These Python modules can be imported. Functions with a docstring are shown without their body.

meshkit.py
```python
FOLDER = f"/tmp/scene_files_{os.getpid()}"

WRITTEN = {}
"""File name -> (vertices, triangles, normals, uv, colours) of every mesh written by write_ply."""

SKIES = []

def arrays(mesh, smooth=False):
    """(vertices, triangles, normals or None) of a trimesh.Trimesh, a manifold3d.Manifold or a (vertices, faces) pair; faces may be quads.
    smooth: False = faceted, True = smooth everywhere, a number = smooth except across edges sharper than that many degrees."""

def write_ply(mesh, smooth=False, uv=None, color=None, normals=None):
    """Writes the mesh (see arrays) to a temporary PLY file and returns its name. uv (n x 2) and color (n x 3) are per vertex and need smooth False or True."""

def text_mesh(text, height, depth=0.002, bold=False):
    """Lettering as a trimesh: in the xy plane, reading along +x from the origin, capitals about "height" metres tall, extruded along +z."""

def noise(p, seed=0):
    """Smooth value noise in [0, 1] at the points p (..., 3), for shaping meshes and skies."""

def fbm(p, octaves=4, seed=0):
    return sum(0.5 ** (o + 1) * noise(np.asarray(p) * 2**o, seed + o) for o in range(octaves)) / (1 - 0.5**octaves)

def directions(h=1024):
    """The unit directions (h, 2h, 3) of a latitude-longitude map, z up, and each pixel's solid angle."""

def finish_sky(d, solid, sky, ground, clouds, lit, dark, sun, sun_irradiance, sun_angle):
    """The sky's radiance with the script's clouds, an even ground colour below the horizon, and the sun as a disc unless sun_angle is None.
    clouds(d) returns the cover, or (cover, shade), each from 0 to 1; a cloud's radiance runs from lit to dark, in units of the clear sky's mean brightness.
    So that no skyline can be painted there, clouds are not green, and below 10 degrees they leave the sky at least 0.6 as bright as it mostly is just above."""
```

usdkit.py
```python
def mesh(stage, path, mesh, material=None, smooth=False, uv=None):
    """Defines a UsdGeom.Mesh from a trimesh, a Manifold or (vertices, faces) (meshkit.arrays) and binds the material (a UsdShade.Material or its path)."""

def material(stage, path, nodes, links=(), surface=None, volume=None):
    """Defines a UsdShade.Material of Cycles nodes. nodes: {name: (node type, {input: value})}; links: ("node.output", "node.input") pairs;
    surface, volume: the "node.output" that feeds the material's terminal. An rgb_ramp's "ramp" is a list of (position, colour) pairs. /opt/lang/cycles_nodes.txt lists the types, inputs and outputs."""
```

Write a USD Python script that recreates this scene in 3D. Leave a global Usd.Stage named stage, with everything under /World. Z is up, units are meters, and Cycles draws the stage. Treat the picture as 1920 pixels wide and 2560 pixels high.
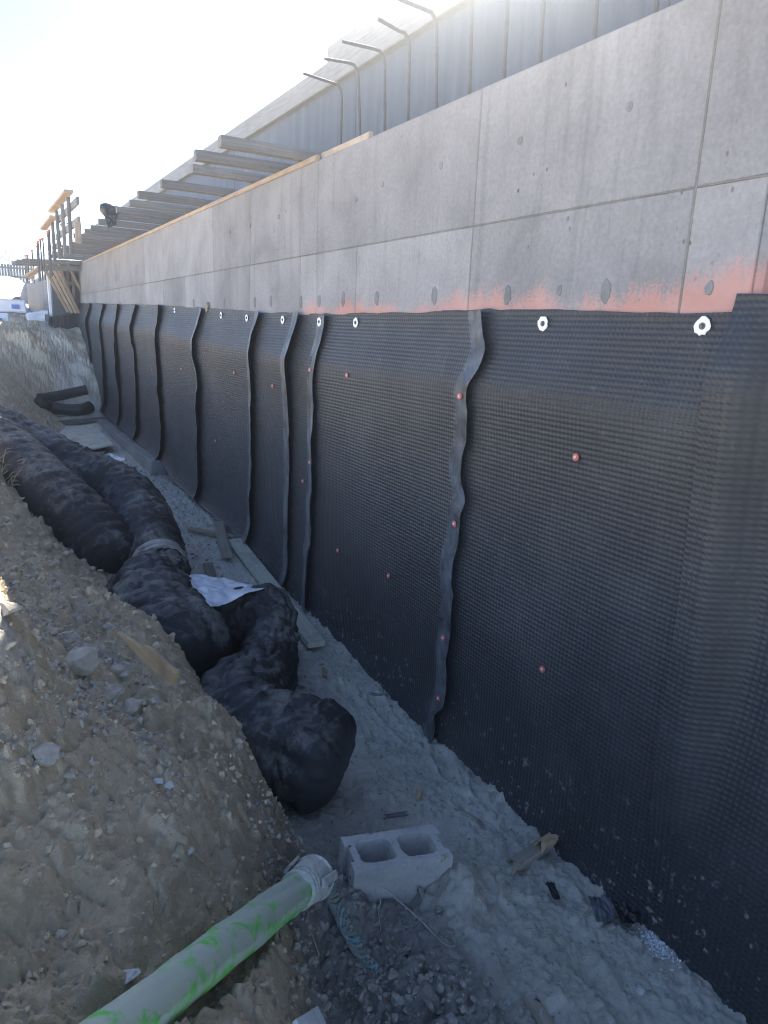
import math, random
import numpy as np, trimesh, usdkit, meshkit
from pxr import Usd, UsdGeom, UsdLux, UsdShade, Sdf, Gf, Vt

stage = Usd.Stage.CreateInMemory()
UsdGeom.SetStageUpAxis(stage, UsdGeom.Tokens.z)
UsdGeom.SetStageMetersPerUnit(stage, 1.0)
UsdGeom.Xform.Define(stage, '/World')
UsdGeom.Scope.Define(stage, '/World/Looks')
T = Sdf.ValueTypeNames

# ------------------------------------------------------------------ camera, sky, sun
FPX, PITCH, ROLL, YAW = 1775.56, 0.247157, 0.0423828, 0.527295      # of a picture 1920 x 2560
CAM = np.array([0.0, 0.0, 2.06])
EXPOSURE = 2.95
SUN = np.array([1.0, 1.33, 1.07]); SUN /= np.linalg.norm(SUN)
SKY_STRENGTH, SUN_INTENSITY = 0.05, 1.25

FW = np.array([math.sin(YAW) * math.cos(PITCH), math.cos(YAW) * math.cos(PITCH), -math.sin(PITCH)])
_r0 = np.array([math.cos(YAW), -math.sin(YAW), 0.0]); _u0 = np.cross(_r0, FW)
RT = _r0 * math.cos(ROLL) + _u0 * math.sin(ROLL)
UP = -_r0 * math.sin(ROLL) + _u0 * math.cos(ROLL)

cam = UsdGeom.Camera.Define(stage, '/World/camera')
cam.CreateHorizontalApertureAttr(24.0); cam.CreateVerticalApertureAttr(32.0)
cam.CreateFocalLengthAttr(FPX / 1920 * 24.0)
cam.CreateClippingRangeAttr(Gf.Vec2f(0.05, 2000))
cam.CreateExposureAttr(EXPOSURE)
m4 = Gf.Matrix4d(*RT, 0, *UP, 0, *(-FW), 0, *CAM, 1)
cam.AddTransformOp().Set(m4)

dome = UsdLux.DomeLight.Define(stage, '/World/sky')
elev, rot = math.asin(SUN[2]), math.atan2(SUN[0], SUN[1])
skymat = usdkit.material(stage, '/World/Looks/sky_look', {
    'sky': ('sky_texture', dict(sky_type='single_scattering', sun_disc=False, sun_elevation=elev, sun_rotation=rot, altitude=100.0, air_density=0.6, aerosol_density=0.1, ozone_density=2.0)),
    'tc': ('texture_coordinate', {}),
    'mp': ('mapping', dict(scale=(1.2, 1.2, 4.0))),
    'n': ('noise_texture', dict(scale=1.6, detail=6.0, roughness=0.55, distortion=0.3)),
    'mr': ('map_range', dict(from_min=0.5, from_max=0.85, to_min=0.0, to_max=0.0, clamp=True)),
    'mix': ('mix_color', dict(b=(9.0, 9.3, 9.8))),
    'bg': ('background_shader', dict(strength=SKY_STRENGTH))},
    [('tc.generated', 'mp.vector'), ('mp.vector', 'n.vector'), ('n.fac', 'mr.value'), ('mr.result', 'mix.fac'), ('sky.color', 'mix.a'), ('mix.result', 'bg.color')], surface='bg.background')
UsdShade.MaterialBindingAPI.Apply(dome.GetPrim()).Bind(skymat)
dome.GetPrim().SetCustomDataByKey('kind', 'structure')
dome.GetPrim().SetCustomDataByKey('label', 'pale hazy blue sky above the trench')
sun = UsdLux.DistantLight.Define(stage, '/World/sun')
sun.CreateNormalizeAttr(True); sun.CreateIntensityAttr(SUN_INTENSITY); sun.CreateAngleAttr(0.5); sun.CreateColorAttr(Gf.Vec3f(1.0, 0.93, 0.82))
_x = np.cross([0, 0, 1], SUN); _x /= np.linalg.norm(_x); _y = np.cross(SUN, _x)
sun.AddTransformOp().Set(Gf.Matrix4d(*_x, 0, *_y, 0, *SUN, 0, 0, 0, 30, 1))

# ------------------------------------------------------------------ helpers
KP = 1920 / 1659
def ray(x, y):
    """Direction seen at a point of the picture (1659 wide)."""
    return FPX * FW + (x * KP - 960) * RT - (y * KP - 1280) * UP
def at(x, y, X=None, Y=None, Z=None):
    d = ray(x, y)
    t = (X - CAM[0]) / d[0] if X is not None else (Y - CAM[1]) / d[1] if Y is not None else (Z - CAM[2]) / d[2]
    return CAM + t * d
def sst(t):
    t = np.clip(t, 0, 1); return t * t * (3 - 2 * t)
nz = lambda *a, seed=0: meshkit.noise(np.stack(np.broadcast_arrays(*a), -1), seed)
fb = lambda *a, o=4, seed=0: meshkit.fbm(np.stack(np.broadcast_arrays(*a), -1), o, seed)

used = {}
def path_for(parent, name):
    base = (str(parent.GetPath()) if parent is not None else '/World') + '/' + name
    n = used.get(base, 0); used[base] = n + 1
    return base if n == 0 else f'{base}_{n:03d}'
def meta(prim, label=None, cat=None, group=None, kind=None):
    for k, v in (('label', label), ('category', cat), ('group', group), ('kind', kind)):
        if v: prim.SetCustomDataByKey(k, v)
    return prim
def thing(name, label, cat, loc=(0, 0, 0), group=None):
    x = UsdGeom.Xform.Define(stage, path_for(None, name))
    if any(loc): x.AddTranslateOp().Set(Gf.Vec3d(*map(float, loc)))
    p = x.GetPrim(); p.SetCustomDataByKey('base', Gf.Vec3d(*map(float, loc)))
    return meta(p, label, cat, group)
def origin(parent):
    o = np.zeros(3)
    while parent is not None and parent.GetName() != 'World':
        b = parent.GetCustomDataByKey('base')
        if b is not None: o += np.array(b)
        parent = parent.GetParent()
    return o
def arr(mesh):
    if isinstance(mesh, trimesh.Trimesh): return np.array(mesh.vertices), np.array(mesh.faces)
    return np.array(mesh[0], float), np.array(mesh[1])
def part(parent, name, mesh, mat, smooth=False, uv=None, label=None, kind=None, cat=None, group=None):
    """World-space mesh, stored relative to the thing it belongs to."""
    v, f = arr(mesh)
    if parent is not None: v = v - origin(parent)
    p = usdkit.mesh(stage, path_for(parent, name), (v, f), M[mat], smooth=smooth, uv=uv).GetPrim()
    return meta(p, label, cat, group, kind)

def grid(P, flip=False):
    """(n, m, 3) points -> vertices, triangles"""
    n, m = P.shape[:2]
    i = np.arange(n * m).reshape(n, m)
    a, b, c, d = i[:-1, :-1].ravel(), i[1:, :-1].ravel(), i[1:, 1:].ravel(), i[:-1, 1:].ravel()
    f = np.vstack([np.stack([a, b, c], 1), np.stack([a, c, d], 1)])
    if flip: f = f[:, ::-1]
    return P.reshape(-1, 3), f
def box(lo, hi, bevel=0.0):
    lo, hi = np.array(lo, float), np.array(hi, float)
    if bevel <= 0:
        b = trimesh.creation.box(extents=hi - lo); b.apply_translation((lo + hi) / 2); return b
    pts = []
    for sx in (0, 1):
        for sy in (0, 1):
            for sz in (0, 1):
                c = np.where([sx, sy, sz], hi, lo); d = np.where([sx, sy, sz], -1, 1) * bevel
                for k in range(3):
                    q = c + d; q[k] = c[k]; pts.append(q)
    return trimesh.convex.convex_hull(np.array(pts))
def beam(a, b, w, h, up=(0, 0, 1), ch=0.006, rough=0.0, seed=0):
    """A timber from a to b, w wide and h high, chamfered; uv runs along it."""
    a, b = np.array(a, float), np.array(b, float)
    L = np.linalg.norm(b - a); e = (b - a) / L
    s = np.cross(e, up); s /= np.linalg.norm(s); t = np.cross(s, e)
    c = min(ch, w / 4, h / 4)
    prof = [(w/2 - c, h/2), (w/2, h/2 - c), (w/2, -h/2 + c), (w/2 - c, -h/2), (-w/2 + c, -h/2), (-w/2, -h/2 + c), (-w/2, h/2 - c), (-w/2 + c, h/2)]
    rng = np.random.default_rng(seed + int(abs(a[1]) * 977) % 9999)
    ou = rng.random() * 50
    V, F, U = [], [], []
    per = 0
    for i in range(8):
        p, q = prof[i], prof[(i + 1) % 8]; l = math.hypot(q[0] - p[0], q[1] - p[1])
        k = len(V)
        for (pp, uu) in ((p, per), (q, per + l)):
            for (o, ul) in ((a, 0), (b, L)):
                j = rng.normal(0, rough, 3) if rough else 0
                V.append(o + s * pp[0] + t * pp[1]); U.append((ou + ul, ou + uu))
        F += [(k, k + 2, k + 3), (k, k + 3, k + 1)]
        per += l
    for o, sg in ((a, 1), (b, -1)):
        k = len(V)
        for p in prof: V.append(o + s * p[0] + t * p[1]); U.append((ou + p[0], ou + p[1] * 0.02))
        for i in range(1, 7): F.append((k, k + i + 1, k + i) if sg > 0 else (k, k + i, k + i + 1))
    V = np.array(V)
    c0 = V.mean(0); F = np.array(F)
    tri = V[F]; n = np.cross(tri[:, 1] - tri[:, 0], tri[:, 2] - tri[:, 0])
    bad = ((tri.mean(1) - c0) * n).sum(1) < 0
    F[bad] = F[bad][:, ::-1]
    return (V, F), np.array(U)
def timber(parent, name, a, b, w, h, mat, up=(0, 0, 1), seed=0, **kw):
    m, uv = beam(a, b, w, h, up, seed=seed)
    return part(parent, name, m, mat, uv=uv, **kw)
def spline(P, n):
    from scipy.interpolate import CubicSpline
    P = np.array(P, float)
    d = np.r_[0, np.cumsum(np.sqrt(np.linalg.norm(np.diff(P[:, :3], axis=0), axis=1)))]
    return CubicSpline(d, P)(np.linspace(0, d[-1], n))
def tube(C, R, m=12, caps=True, dis=None):
    """Tube round the points C with radii R; dis(s, angle) pushes the skin out."""
    C = np.array(C, float); n = len(C); R = np.broadcast_to(np.asarray(R, float), (n,))
    t = np.gradient(C, axis=0); t /= np.linalg.norm(t, axis=1)[:, None]
    u = np.cross(t[0], [0, 0, 1.0]);
    if np.linalg.norm(u) < 1e-3: u = np.array([1.0, 0, 0])
    u /= np.linalg.norm(u); us = []
    for k in range(n):
        u = u - t[k] * (u @ t[k]); u /= np.linalg.norm(u); us.append(u)
    us = np.array(us); vs = np.cross(t, us)
    s = np.r_[0, np.cumsum(np.linalg.norm(np.diff(C, axis=0), axis=1))]
    ang = np.arange(m) * 2 * np.pi / m
    rr = R[:, None] * np.ones((1, m))
    if dis is not None: rr = rr + dis(s[:, None], ang[None, :], C[:, None, :] + 0 * ang[None, :, None])
    P = C[:, None] + rr[..., None] * (us[:, None] * np.cos(ang)[None, :, None] + vs[:, None] * np.sin(ang)[None, :, None])
    i = np.arange(n * m).reshape(n, m)
    j = np.roll(i, -1, 1)
    a, b, c, d = i[:-1].ravel(), j[:-1].ravel(), j[1:].ravel(), i[1:].ravel()
    F = [np.stack([a, b, c], 1), np.stack([a, c, d], 1)]
    V = P.reshape(-1, 3)
    if caps:
        V = np.vstack([V, C[:1], C[-1:]])
        F.append(np.stack([np.full(m, n * m), j[0], i[0]], 1)); F.append(np.stack([np.full(m, n * m + 1), i[-1], j[-1]], 1))
    return V, np.vstack(F)
def join(*ms):
    V, F, k = [], [], 0
    for m in ms:
        v, f = arr(m); V.append(v); F.append(f + k); k += len(v)
    return np.vstack(V), np.vstack(F)
def rock(c, size, seed, sub=2, flat=0.7, rough=0.5):
    s = trimesh.creation.icosphere(subdivisions=sub)
    v = np.array(s.vertices)
    r = 1 + rough * (fb(*(v * 1.7 + seed * 3.1).T, o=3, seed=seed) - 0.5) * 2
    rng = np.random.default_rng(seed)
    for _ in range(7):                                     # broken flat faces
        n = rng.normal(size=3); n /= np.linalg.norm(n); h = 0.45 + 0.25 * rng.random()
        d = v * r[:, None] @ n
        r = np.where(d > h, r * h / np.maximum(d, 1e-6), r)
    v = v * r[:, None] * np.array([1, 0.75 + 0.3 * rng.random(), flat])
    a = rng.random() * 6.28; ca, sa = math.cos(a), math.sin(a)
    v = v @ np.array([[ca, -sa, 0], [sa, ca, 0], [0, 0, 1]])
    return v * size + np.array(c), np.array(s.faces)

# ------------------------------------------------------------------ materials
M = {}
def mat(name, nodes, links, surface='p.BSDF', **kw):
    M[name] = usdkit.material(stage, '/World/Looks/' + name, nodes, links, surface=surface, **kw)
def simple(name, col, rough=0.6, var=0.25, scale=20.0, bump=0.0, bscale=60.0, metal=0.0, spec=0.5, rand=0.0):
    c = np.array(col)
    N = {'g': ('geometry', {}), 'n': ('noise_texture', dict(scale=scale, detail=5.0, roughness=0.6)),
         'r': ('rgb_ramp', {'ramp': [(0.3, tuple(c * (1 - var))), (0.7, tuple(np.minimum(c * (1 + var), 0.9)))]}),
         'p': ('principled_bsdf', dict(roughness=rough, metallic=metal, specular_ior_level=spec))}
    L = [('g.position', 'n.vector'), ('n.fac', 'r.fac'), ('r.color', 'p.base_color')]
    if bump:
        N['bn'] = ('noise_texture', dict(scale=bscale, detail=4.0)); N['b'] = ('bump', dict(strength=bump, distance=0.01))
        L += [('g.position', 'bn.vector'), ('bn.fac', 'b.height'), ('b.normal', 'p.normal')]
    mat(name, N, L)

# concrete: mottled, streaked, pitted; salmon primer sprayed on just above the sheets
def concrete(name, base, primer=False, streak=0.5, tint=(1, 1, 1)):
    b = np.array(base)
    N = {'g': ('geometry', {}), 'o': ('object_info', {}), 'sx': ('separate_xyz', {}),
         'n1': ('noise_texture', dict(scale=2.2, detail=8.0, roughness=0.62, distortion=0.4)),
         'm2': ('mapping', dict(scale=(14.0, 14.0, 0.9))), 'n2': ('noise_texture', dict(scale=1.0, detail=6.0, roughness=0.65)),
         'n3': ('noise_texture', dict(scale=55.0, detail=4.0, roughness=0.7)),
         'm4': ('mapping', dict(scale=(20.0, 20.0, 14.0))), 'v': ('voronoi_texture', dict(scale=1.0, randomness=1.0)),
         'pit': ('map_range', dict(from_min=0.07, from_max=0.14, to_min=0.0, to_max=1.0, clamp=True)),
         'pn': ('noise_texture', dict(scale=1.5, detail=2.0)), 'pm': ('map_range', dict(from_min=0.54, from_max=0.66, to_min=0.0, to_max=1.0, clamp=True)),
         'inv': ('math', dict(math_type='subtract', value1=1.0)), 'pp': ('math', dict(math_type='multiply')), 'pk': ('math', dict(math_type='subtract', value1=1.0)),
         'r1': ('rgb_ramp', {'ramp': [(0.25, tuple(b * 0.72)), (0.5, tuple(b)), (0.75, tuple(b * 1.22))]}),
         'r2': ('rgb_ramp', {'ramp': [(0.28, (0.62, 0.63, 0.62)), (0.45, (0.95, 0.95, 0.95)), (0.8, (1.08, 1.08, 1.08))]}),
         'r3': ('rgb_ramp', {'ramp': [(0.25, (0.82,) * 3), (0.75, (1.14,) * 3)]}),
         'ro': ('map_range', dict(from_min=0, from_max=1, to_min=0.86, to_max=1.1)),
         'x1': ('mix_color', dict(blend_type='multiply', fac=streak)), 'x2': ('mix_color', dict(blend_type='multiply', fac=0.9)), 'x3': ('mix_color', dict(blend_type='multiply', fac=1.0)),
         'pc': ('mix_color', dict(b=(0.07, 0.07, 0.065))),
         'h1': ('math', dict(math_type='multiply', value2=0.35)), 'h2': ('math', dict(math_type='subtract')), 'bm': ('bump', dict(strength=0.55, distance=0.006)),
         'p': ('principled_bsdf', dict(roughness=0.85, specular_ior_level=0.3))}
    L = [('g.position', 'n1.vector'), ('g.position', 'm2.vector'), ('m2.vector', 'n2.vector'), ('g.position', 'n3.vector'), ('g.position', 'm4.vector'), ('m4.vector', 'v.vector'), ('g.position', 'pn.vector'),
         ('n1.fac', 'r1.fac'), ('n2.fac', 'r2.fac'), ('n3.fac', 'r3.fac'), ('r1.color', 'x1.a'), ('r2.color', 'x1.b'), ('x1.result', 'x2.a'), ('r3.color', 'x2.b'),
         ('o.random', 'ro.value'), ('x2.result', 'x3.a'), ('ro.result', 'x3.b'),
         ('v.distance', 'pit.value'), ('pit.result', 'inv.value2'), ('pn.fac', 'pm.value'), ('inv.value', 'pp.value1'), ('pm.result', 'pp.value2'),
         ('x3.result', 'pc.a'), ('pp.value', 'pc.fac'),
         ('n3.fac', 'h1.value1'), ('h1.value', 'h2.value1'), ('pp.value', 'h2.value2'), ('h2.value', 'bm.height'), ('bm.normal', 'p.normal')]
    out = 'pc.result'
    if primer:
        N.update({'hy': ('noise_texture', dict(dimensions='1D', scale=1.7, detail=5.0, roughness=0.6)),
                  'hm': ('map_range', dict(from_min=0.3, from_max=0.72, to_min=-0.03, to_max=1.0)),
                  'hr': ('map_range', dict(from_min=1.35, from_max=5.2, to_min=0.2, to_max=0.09, clamp=True)),
                  'hx': ('math', dict(math_type='multiply')), 'hb': ('map_range', dict(from_min=1.3, from_max=1.75, to_min=0.1, to_max=0.0, clamp=True)), 'hs': ('math', dict(math_type='add')),
                  'hc': ('map_range', dict(from_min=4.4, from_max=5.4, to_min=2.165, to_max=2.05, clamp=True)), 'ht': ('math', dict(math_type='add')),
                  'sp': ('noise_texture', dict(scale=90.0, detail=3.0, roughness=0.7)), 'sq': ('map_range', dict(from_min=0.2, from_max=0.8, to_min=-0.075, to_max=0.06)), 'ha': ('math', dict(math_type='add')),
                  'hd': ('math', dict(math_type='subtract')), 'hk': ('map_range', dict(from_min=-0.015, from_max=0.05, to_min=0.0, to_max=0.85, clamp=True)),
                  'oc': ('rgb_ramp', {'ramp': [(0.3, (0.47, 0.21, 0.165)), (0.7, (0.5, 0.31, 0.27))]}), 'om': ('mix_color', {}), 'lo': ('map_range', dict(from_min=2.02, from_max=2.06, to_min=0.0, to_max=1.0, clamp=True)), 'hl': ('math', dict(math_type='multiply'))})
        L += [('g.position', 'sx.vector'), ('sx.y', 'hy.w'), ('hy.fac', 'hm.value'), ('sx.y', 'hr.value'), ('hm.result', 'hx.value1'), ('hr.result', 'hx.value2'),
              ('sx.y', 'hb.value'), ('hx.value', 'hs.value1'), ('hb.result', 'hs.value2'), ('sx.y', 'hc.value'), ('hs.value', 'ht.value1'), ('hc.result', 'ht.value2'),
              ('g.position', 'sp.vector'), ('sp.fac', 'sq.value'), ('ht.value', 'ha.value1'), ('sq.result', 'ha.value2'), ('ha.value', 'hd.value1'), ('sx.z', 'hd.value2'),
              ('hd.value', 'hk.value'), ('n1.fac', 'oc.fac'), ('pc.result', 'om.a'), ('oc.color', 'om.b'), ('hk.result', 'hl.value1'), ('sx.z', 'lo.value'), ('lo.result', 'hl.value2'), ('hl.value', 'om.fac')]
        out = 'om.result'
    L.append((out, 'p.base_color'))
    mat(name, N, L)
concrete('cast_concrete', (0.262, 0.258, 0.26), primer=True, streak=0.55)
concrete('joint_concrete', (0.2, 0.195, 0.18))
concrete('footing_concrete', (0.27, 0.265, 0.25))
concrete('rough_concrete', (0.2, 0.2, 0.2), streak=1.0)
concrete('block_concrete', (0.5, 0.475, 0.44), streak=0.0)

def wood(name, a, b, rough=0.75, dirt=0.25):
    mat(name, {'tc': ('texture_coordinate', {}), 'g': ('geometry', {}), 'o': ('object_info', {}), 'm': ('mapping', dict(scale=(2.5, 75.0, 1.0))),
               'n': ('noise_texture', dict(scale=1.0, detail=5.0, roughness=0.6, distortion=0.6)), 'n2': ('noise_texture', dict(scale=7.0, detail=5.0, roughness=0.65)),
               'r': ('rgb_ramp', {'ramp': [(0.3, a), (0.7, b)]}), 'd': ('map_range', dict(from_min=0.5, from_max=0.68, to_min=0.0, to_max=dirt, clamp=True)),
               'mx': ('mix_color', dict(b=(0.09, 0.085, 0.075))), 'ro': ('map_range', dict(to_min=0.72, to_max=1.15)), 'x': ('mix_color', dict(blend_type='multiply', fac=1.0)),
               'bm': ('bump', dict(strength=0.4, distance=0.004)), 'p': ('principled_bsdf', dict(roughness=rough, specular_ior_level=0.3))},
        [('tc.UV', 'm.vector'), ('m.vector', 'n.vector'), ('n.fac', 'r.fac'), ('g.position', 'n2.vector'), ('n2.fac', 'd.value'), ('r.color', 'x.a'), ('o.random', 'ro.value'), ('ro.result', 'x.b'),
         ('x.result', 'mx.a'), ('d.result', 'mx.fac'), ('mx.result', 'p.base_color'), ('n.fac', 'bm.height'), ('bm.normal', 'p.normal')])
wood('weathered_timber', (0.125, 0.12, 0.115), (0.22, 0.213, 0.205))
wood('fresh_timber', (0.3, 0.23, 0.165), (0.44, 0.35, 0.26), dirt=0.3)
wood('pale_plank', (0.5, 0.46, 0.36), (0.68, 0.64, 0.52), dirt=0.45)
wood('dirty_plank', (0.2, 0.17, 0.13), (0.36, 0.31, 0.24), dirt=0.5)
wood('splintered_wood', (0.38, 0.25, 0.13), (0.55, 0.4, 0.24), dirt=0.45)

# plywood faced form panels, grey-blue with running streaks
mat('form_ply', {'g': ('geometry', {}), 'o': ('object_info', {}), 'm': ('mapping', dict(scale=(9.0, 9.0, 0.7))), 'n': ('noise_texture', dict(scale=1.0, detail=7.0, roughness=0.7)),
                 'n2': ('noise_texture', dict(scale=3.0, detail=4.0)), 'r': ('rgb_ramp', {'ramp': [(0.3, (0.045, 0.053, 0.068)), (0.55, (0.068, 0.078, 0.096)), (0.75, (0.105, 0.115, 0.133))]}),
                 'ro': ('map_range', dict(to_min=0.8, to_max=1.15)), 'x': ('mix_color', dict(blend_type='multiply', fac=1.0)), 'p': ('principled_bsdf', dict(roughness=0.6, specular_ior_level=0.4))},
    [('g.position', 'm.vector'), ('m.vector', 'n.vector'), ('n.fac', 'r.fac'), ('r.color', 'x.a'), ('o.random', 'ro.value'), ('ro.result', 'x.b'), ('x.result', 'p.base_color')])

# black studded drainage sheet; past the nearest sheets the studs are a bump
def sheet(name, studs):
    N = {'g': ('geometry', {}), 'sx': ('separate_xyz', {}), 'dn': ('noise_texture', dict(scale=1.7, detail=6.0, roughness=0.65)), 'dm': ('map_range', dict(from_min=0.5, from_max=0.8, to_min=0.0, to_max=0.35, clamp=True)),
         'fn': ('noise_texture', dict(scale=26.0, detail=4.0, roughness=0.7)), 'fm': ('map_range', dict(from_min=0.6, from_max=0.7, to_min=0.0, to_max=0.8, clamp=True)),
         'zl': ('map_range', dict(from_min=0.05, from_max=0.5, to_min=1.0, to_max=0.08, clamp=True)), 'fz': ('math', dict(math_type='multiply')),
         'mx': ('mix_color', dict(a=(0.026, 0.0275, 0.0295), b=(0.1, 0.099, 0.095))), 'mm': ('mix_color', dict(b=(0.42, 0.4, 0.36))),
         'p': ('principled_bsdf', dict(roughness=0.46, specular_ior_level=0.5))}
    L = [('g.position', 'dn.vector'), ('dn.fac', 'dm.value'), ('dm.result', 'mx.fac'), ('g.position', 'fn.vector'), ('fn.fac', 'fm.value'), ('g.position', 'sx.vector'), ('sx.z', 'zl.value'),
         ('fm.result', 'fz.value1'), ('zl.result', 'fz.value2'), ('mx.result', 'mm.a'), ('fz.value', 'mm.fac'), ('mm.result', 'p.base_color')]
    if studs:
        k = 2 * math.pi / 0.02
        N.update({'a': ('math', dict(math_type='multiply', value2=k)), 'b': ('math', dict(math_type='multiply', value2=k)), 'sa': ('math', dict(math_type='sine')), 'sb': ('math', dict(math_type='sine')),
                  'ab': ('math', dict(math_type='add')), 'mr': ('map_range', dict(range_type='smoothstep', from_min=-0.6, from_max=1.6, to_min=0.0, to_max=1.0)), 'bm': ('bump', dict(strength=0.9, distance=0.007))})
        L += [('sx.y', 'a.value1'), ('sx.z', 'b.value1'), ('a.value', 'sa.value1'), ('b.value', 'sb.value1'), ('sa.value', 'ab.value1'), ('sb.value', 'ab.value2'), ('ab.value', 'mr.value'), ('mr.result', 'bm.height'), ('bm.normal', 'p.normal')]
    mat(name, N, L)
sheet('drain_sheet', False); sheet('drain_sheet_studded', True)

# black duct cloth with clay dust lying on its upper side
mat('duct_cloth', {'g': ('geometry', {}), 'n': ('noise_texture', dict(scale=17.0, detail=9.0, roughness=0.75, distortion=0.5)), 'n2': ('noise_texture', dict(scale=2.6, detail=3.0)), 'sx': ('separate_xyz', {}),
                   'up': ('map_range', dict(from_min=-0.3, from_max=0.9, to_min=-0.12, to_max=0.1)), 'a': ('math', dict(math_type='add')), 'a2': ('math', dict(math_type='multiply_add', value2=0.9)),
                   'd': ('map_range', dict(from_min=0.98, from_max=1.3, to_min=0.02, to_max=0.55, clamp=True)), 'mx': ('mix_color', dict(a=(0.018, 0.019, 0.022), b=(0.36, 0.34, 0.3))),
                   'w': ('noise_texture', dict(scale=38.0, detail=3.0)), 'bm': ('bump', dict(strength=0.35, distance=0.008)), 'p': ('principled_bsdf', dict(roughness=0.62, specular_ior_level=0.4))},
    [('g.position', 'n.vector'), ('g.position', 'n2.vector'), ('g.normal', 'sx.vector'), ('sx.z', 'up.value'), ('n.fac', 'a.value1'), ('up.result', 'a.value2'), ('n2.fac', 'a2.value1'), ('a.value', 'a2.value3'),
     ('a2.value', 'd.value'), ('d.result', 'mx.fac'), ('mx.result', 'p.base_color'), ('g.position', 'w.vector'), ('w.fac', 'bm.height'), ('bm.normal', 'p.normal')])

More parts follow.
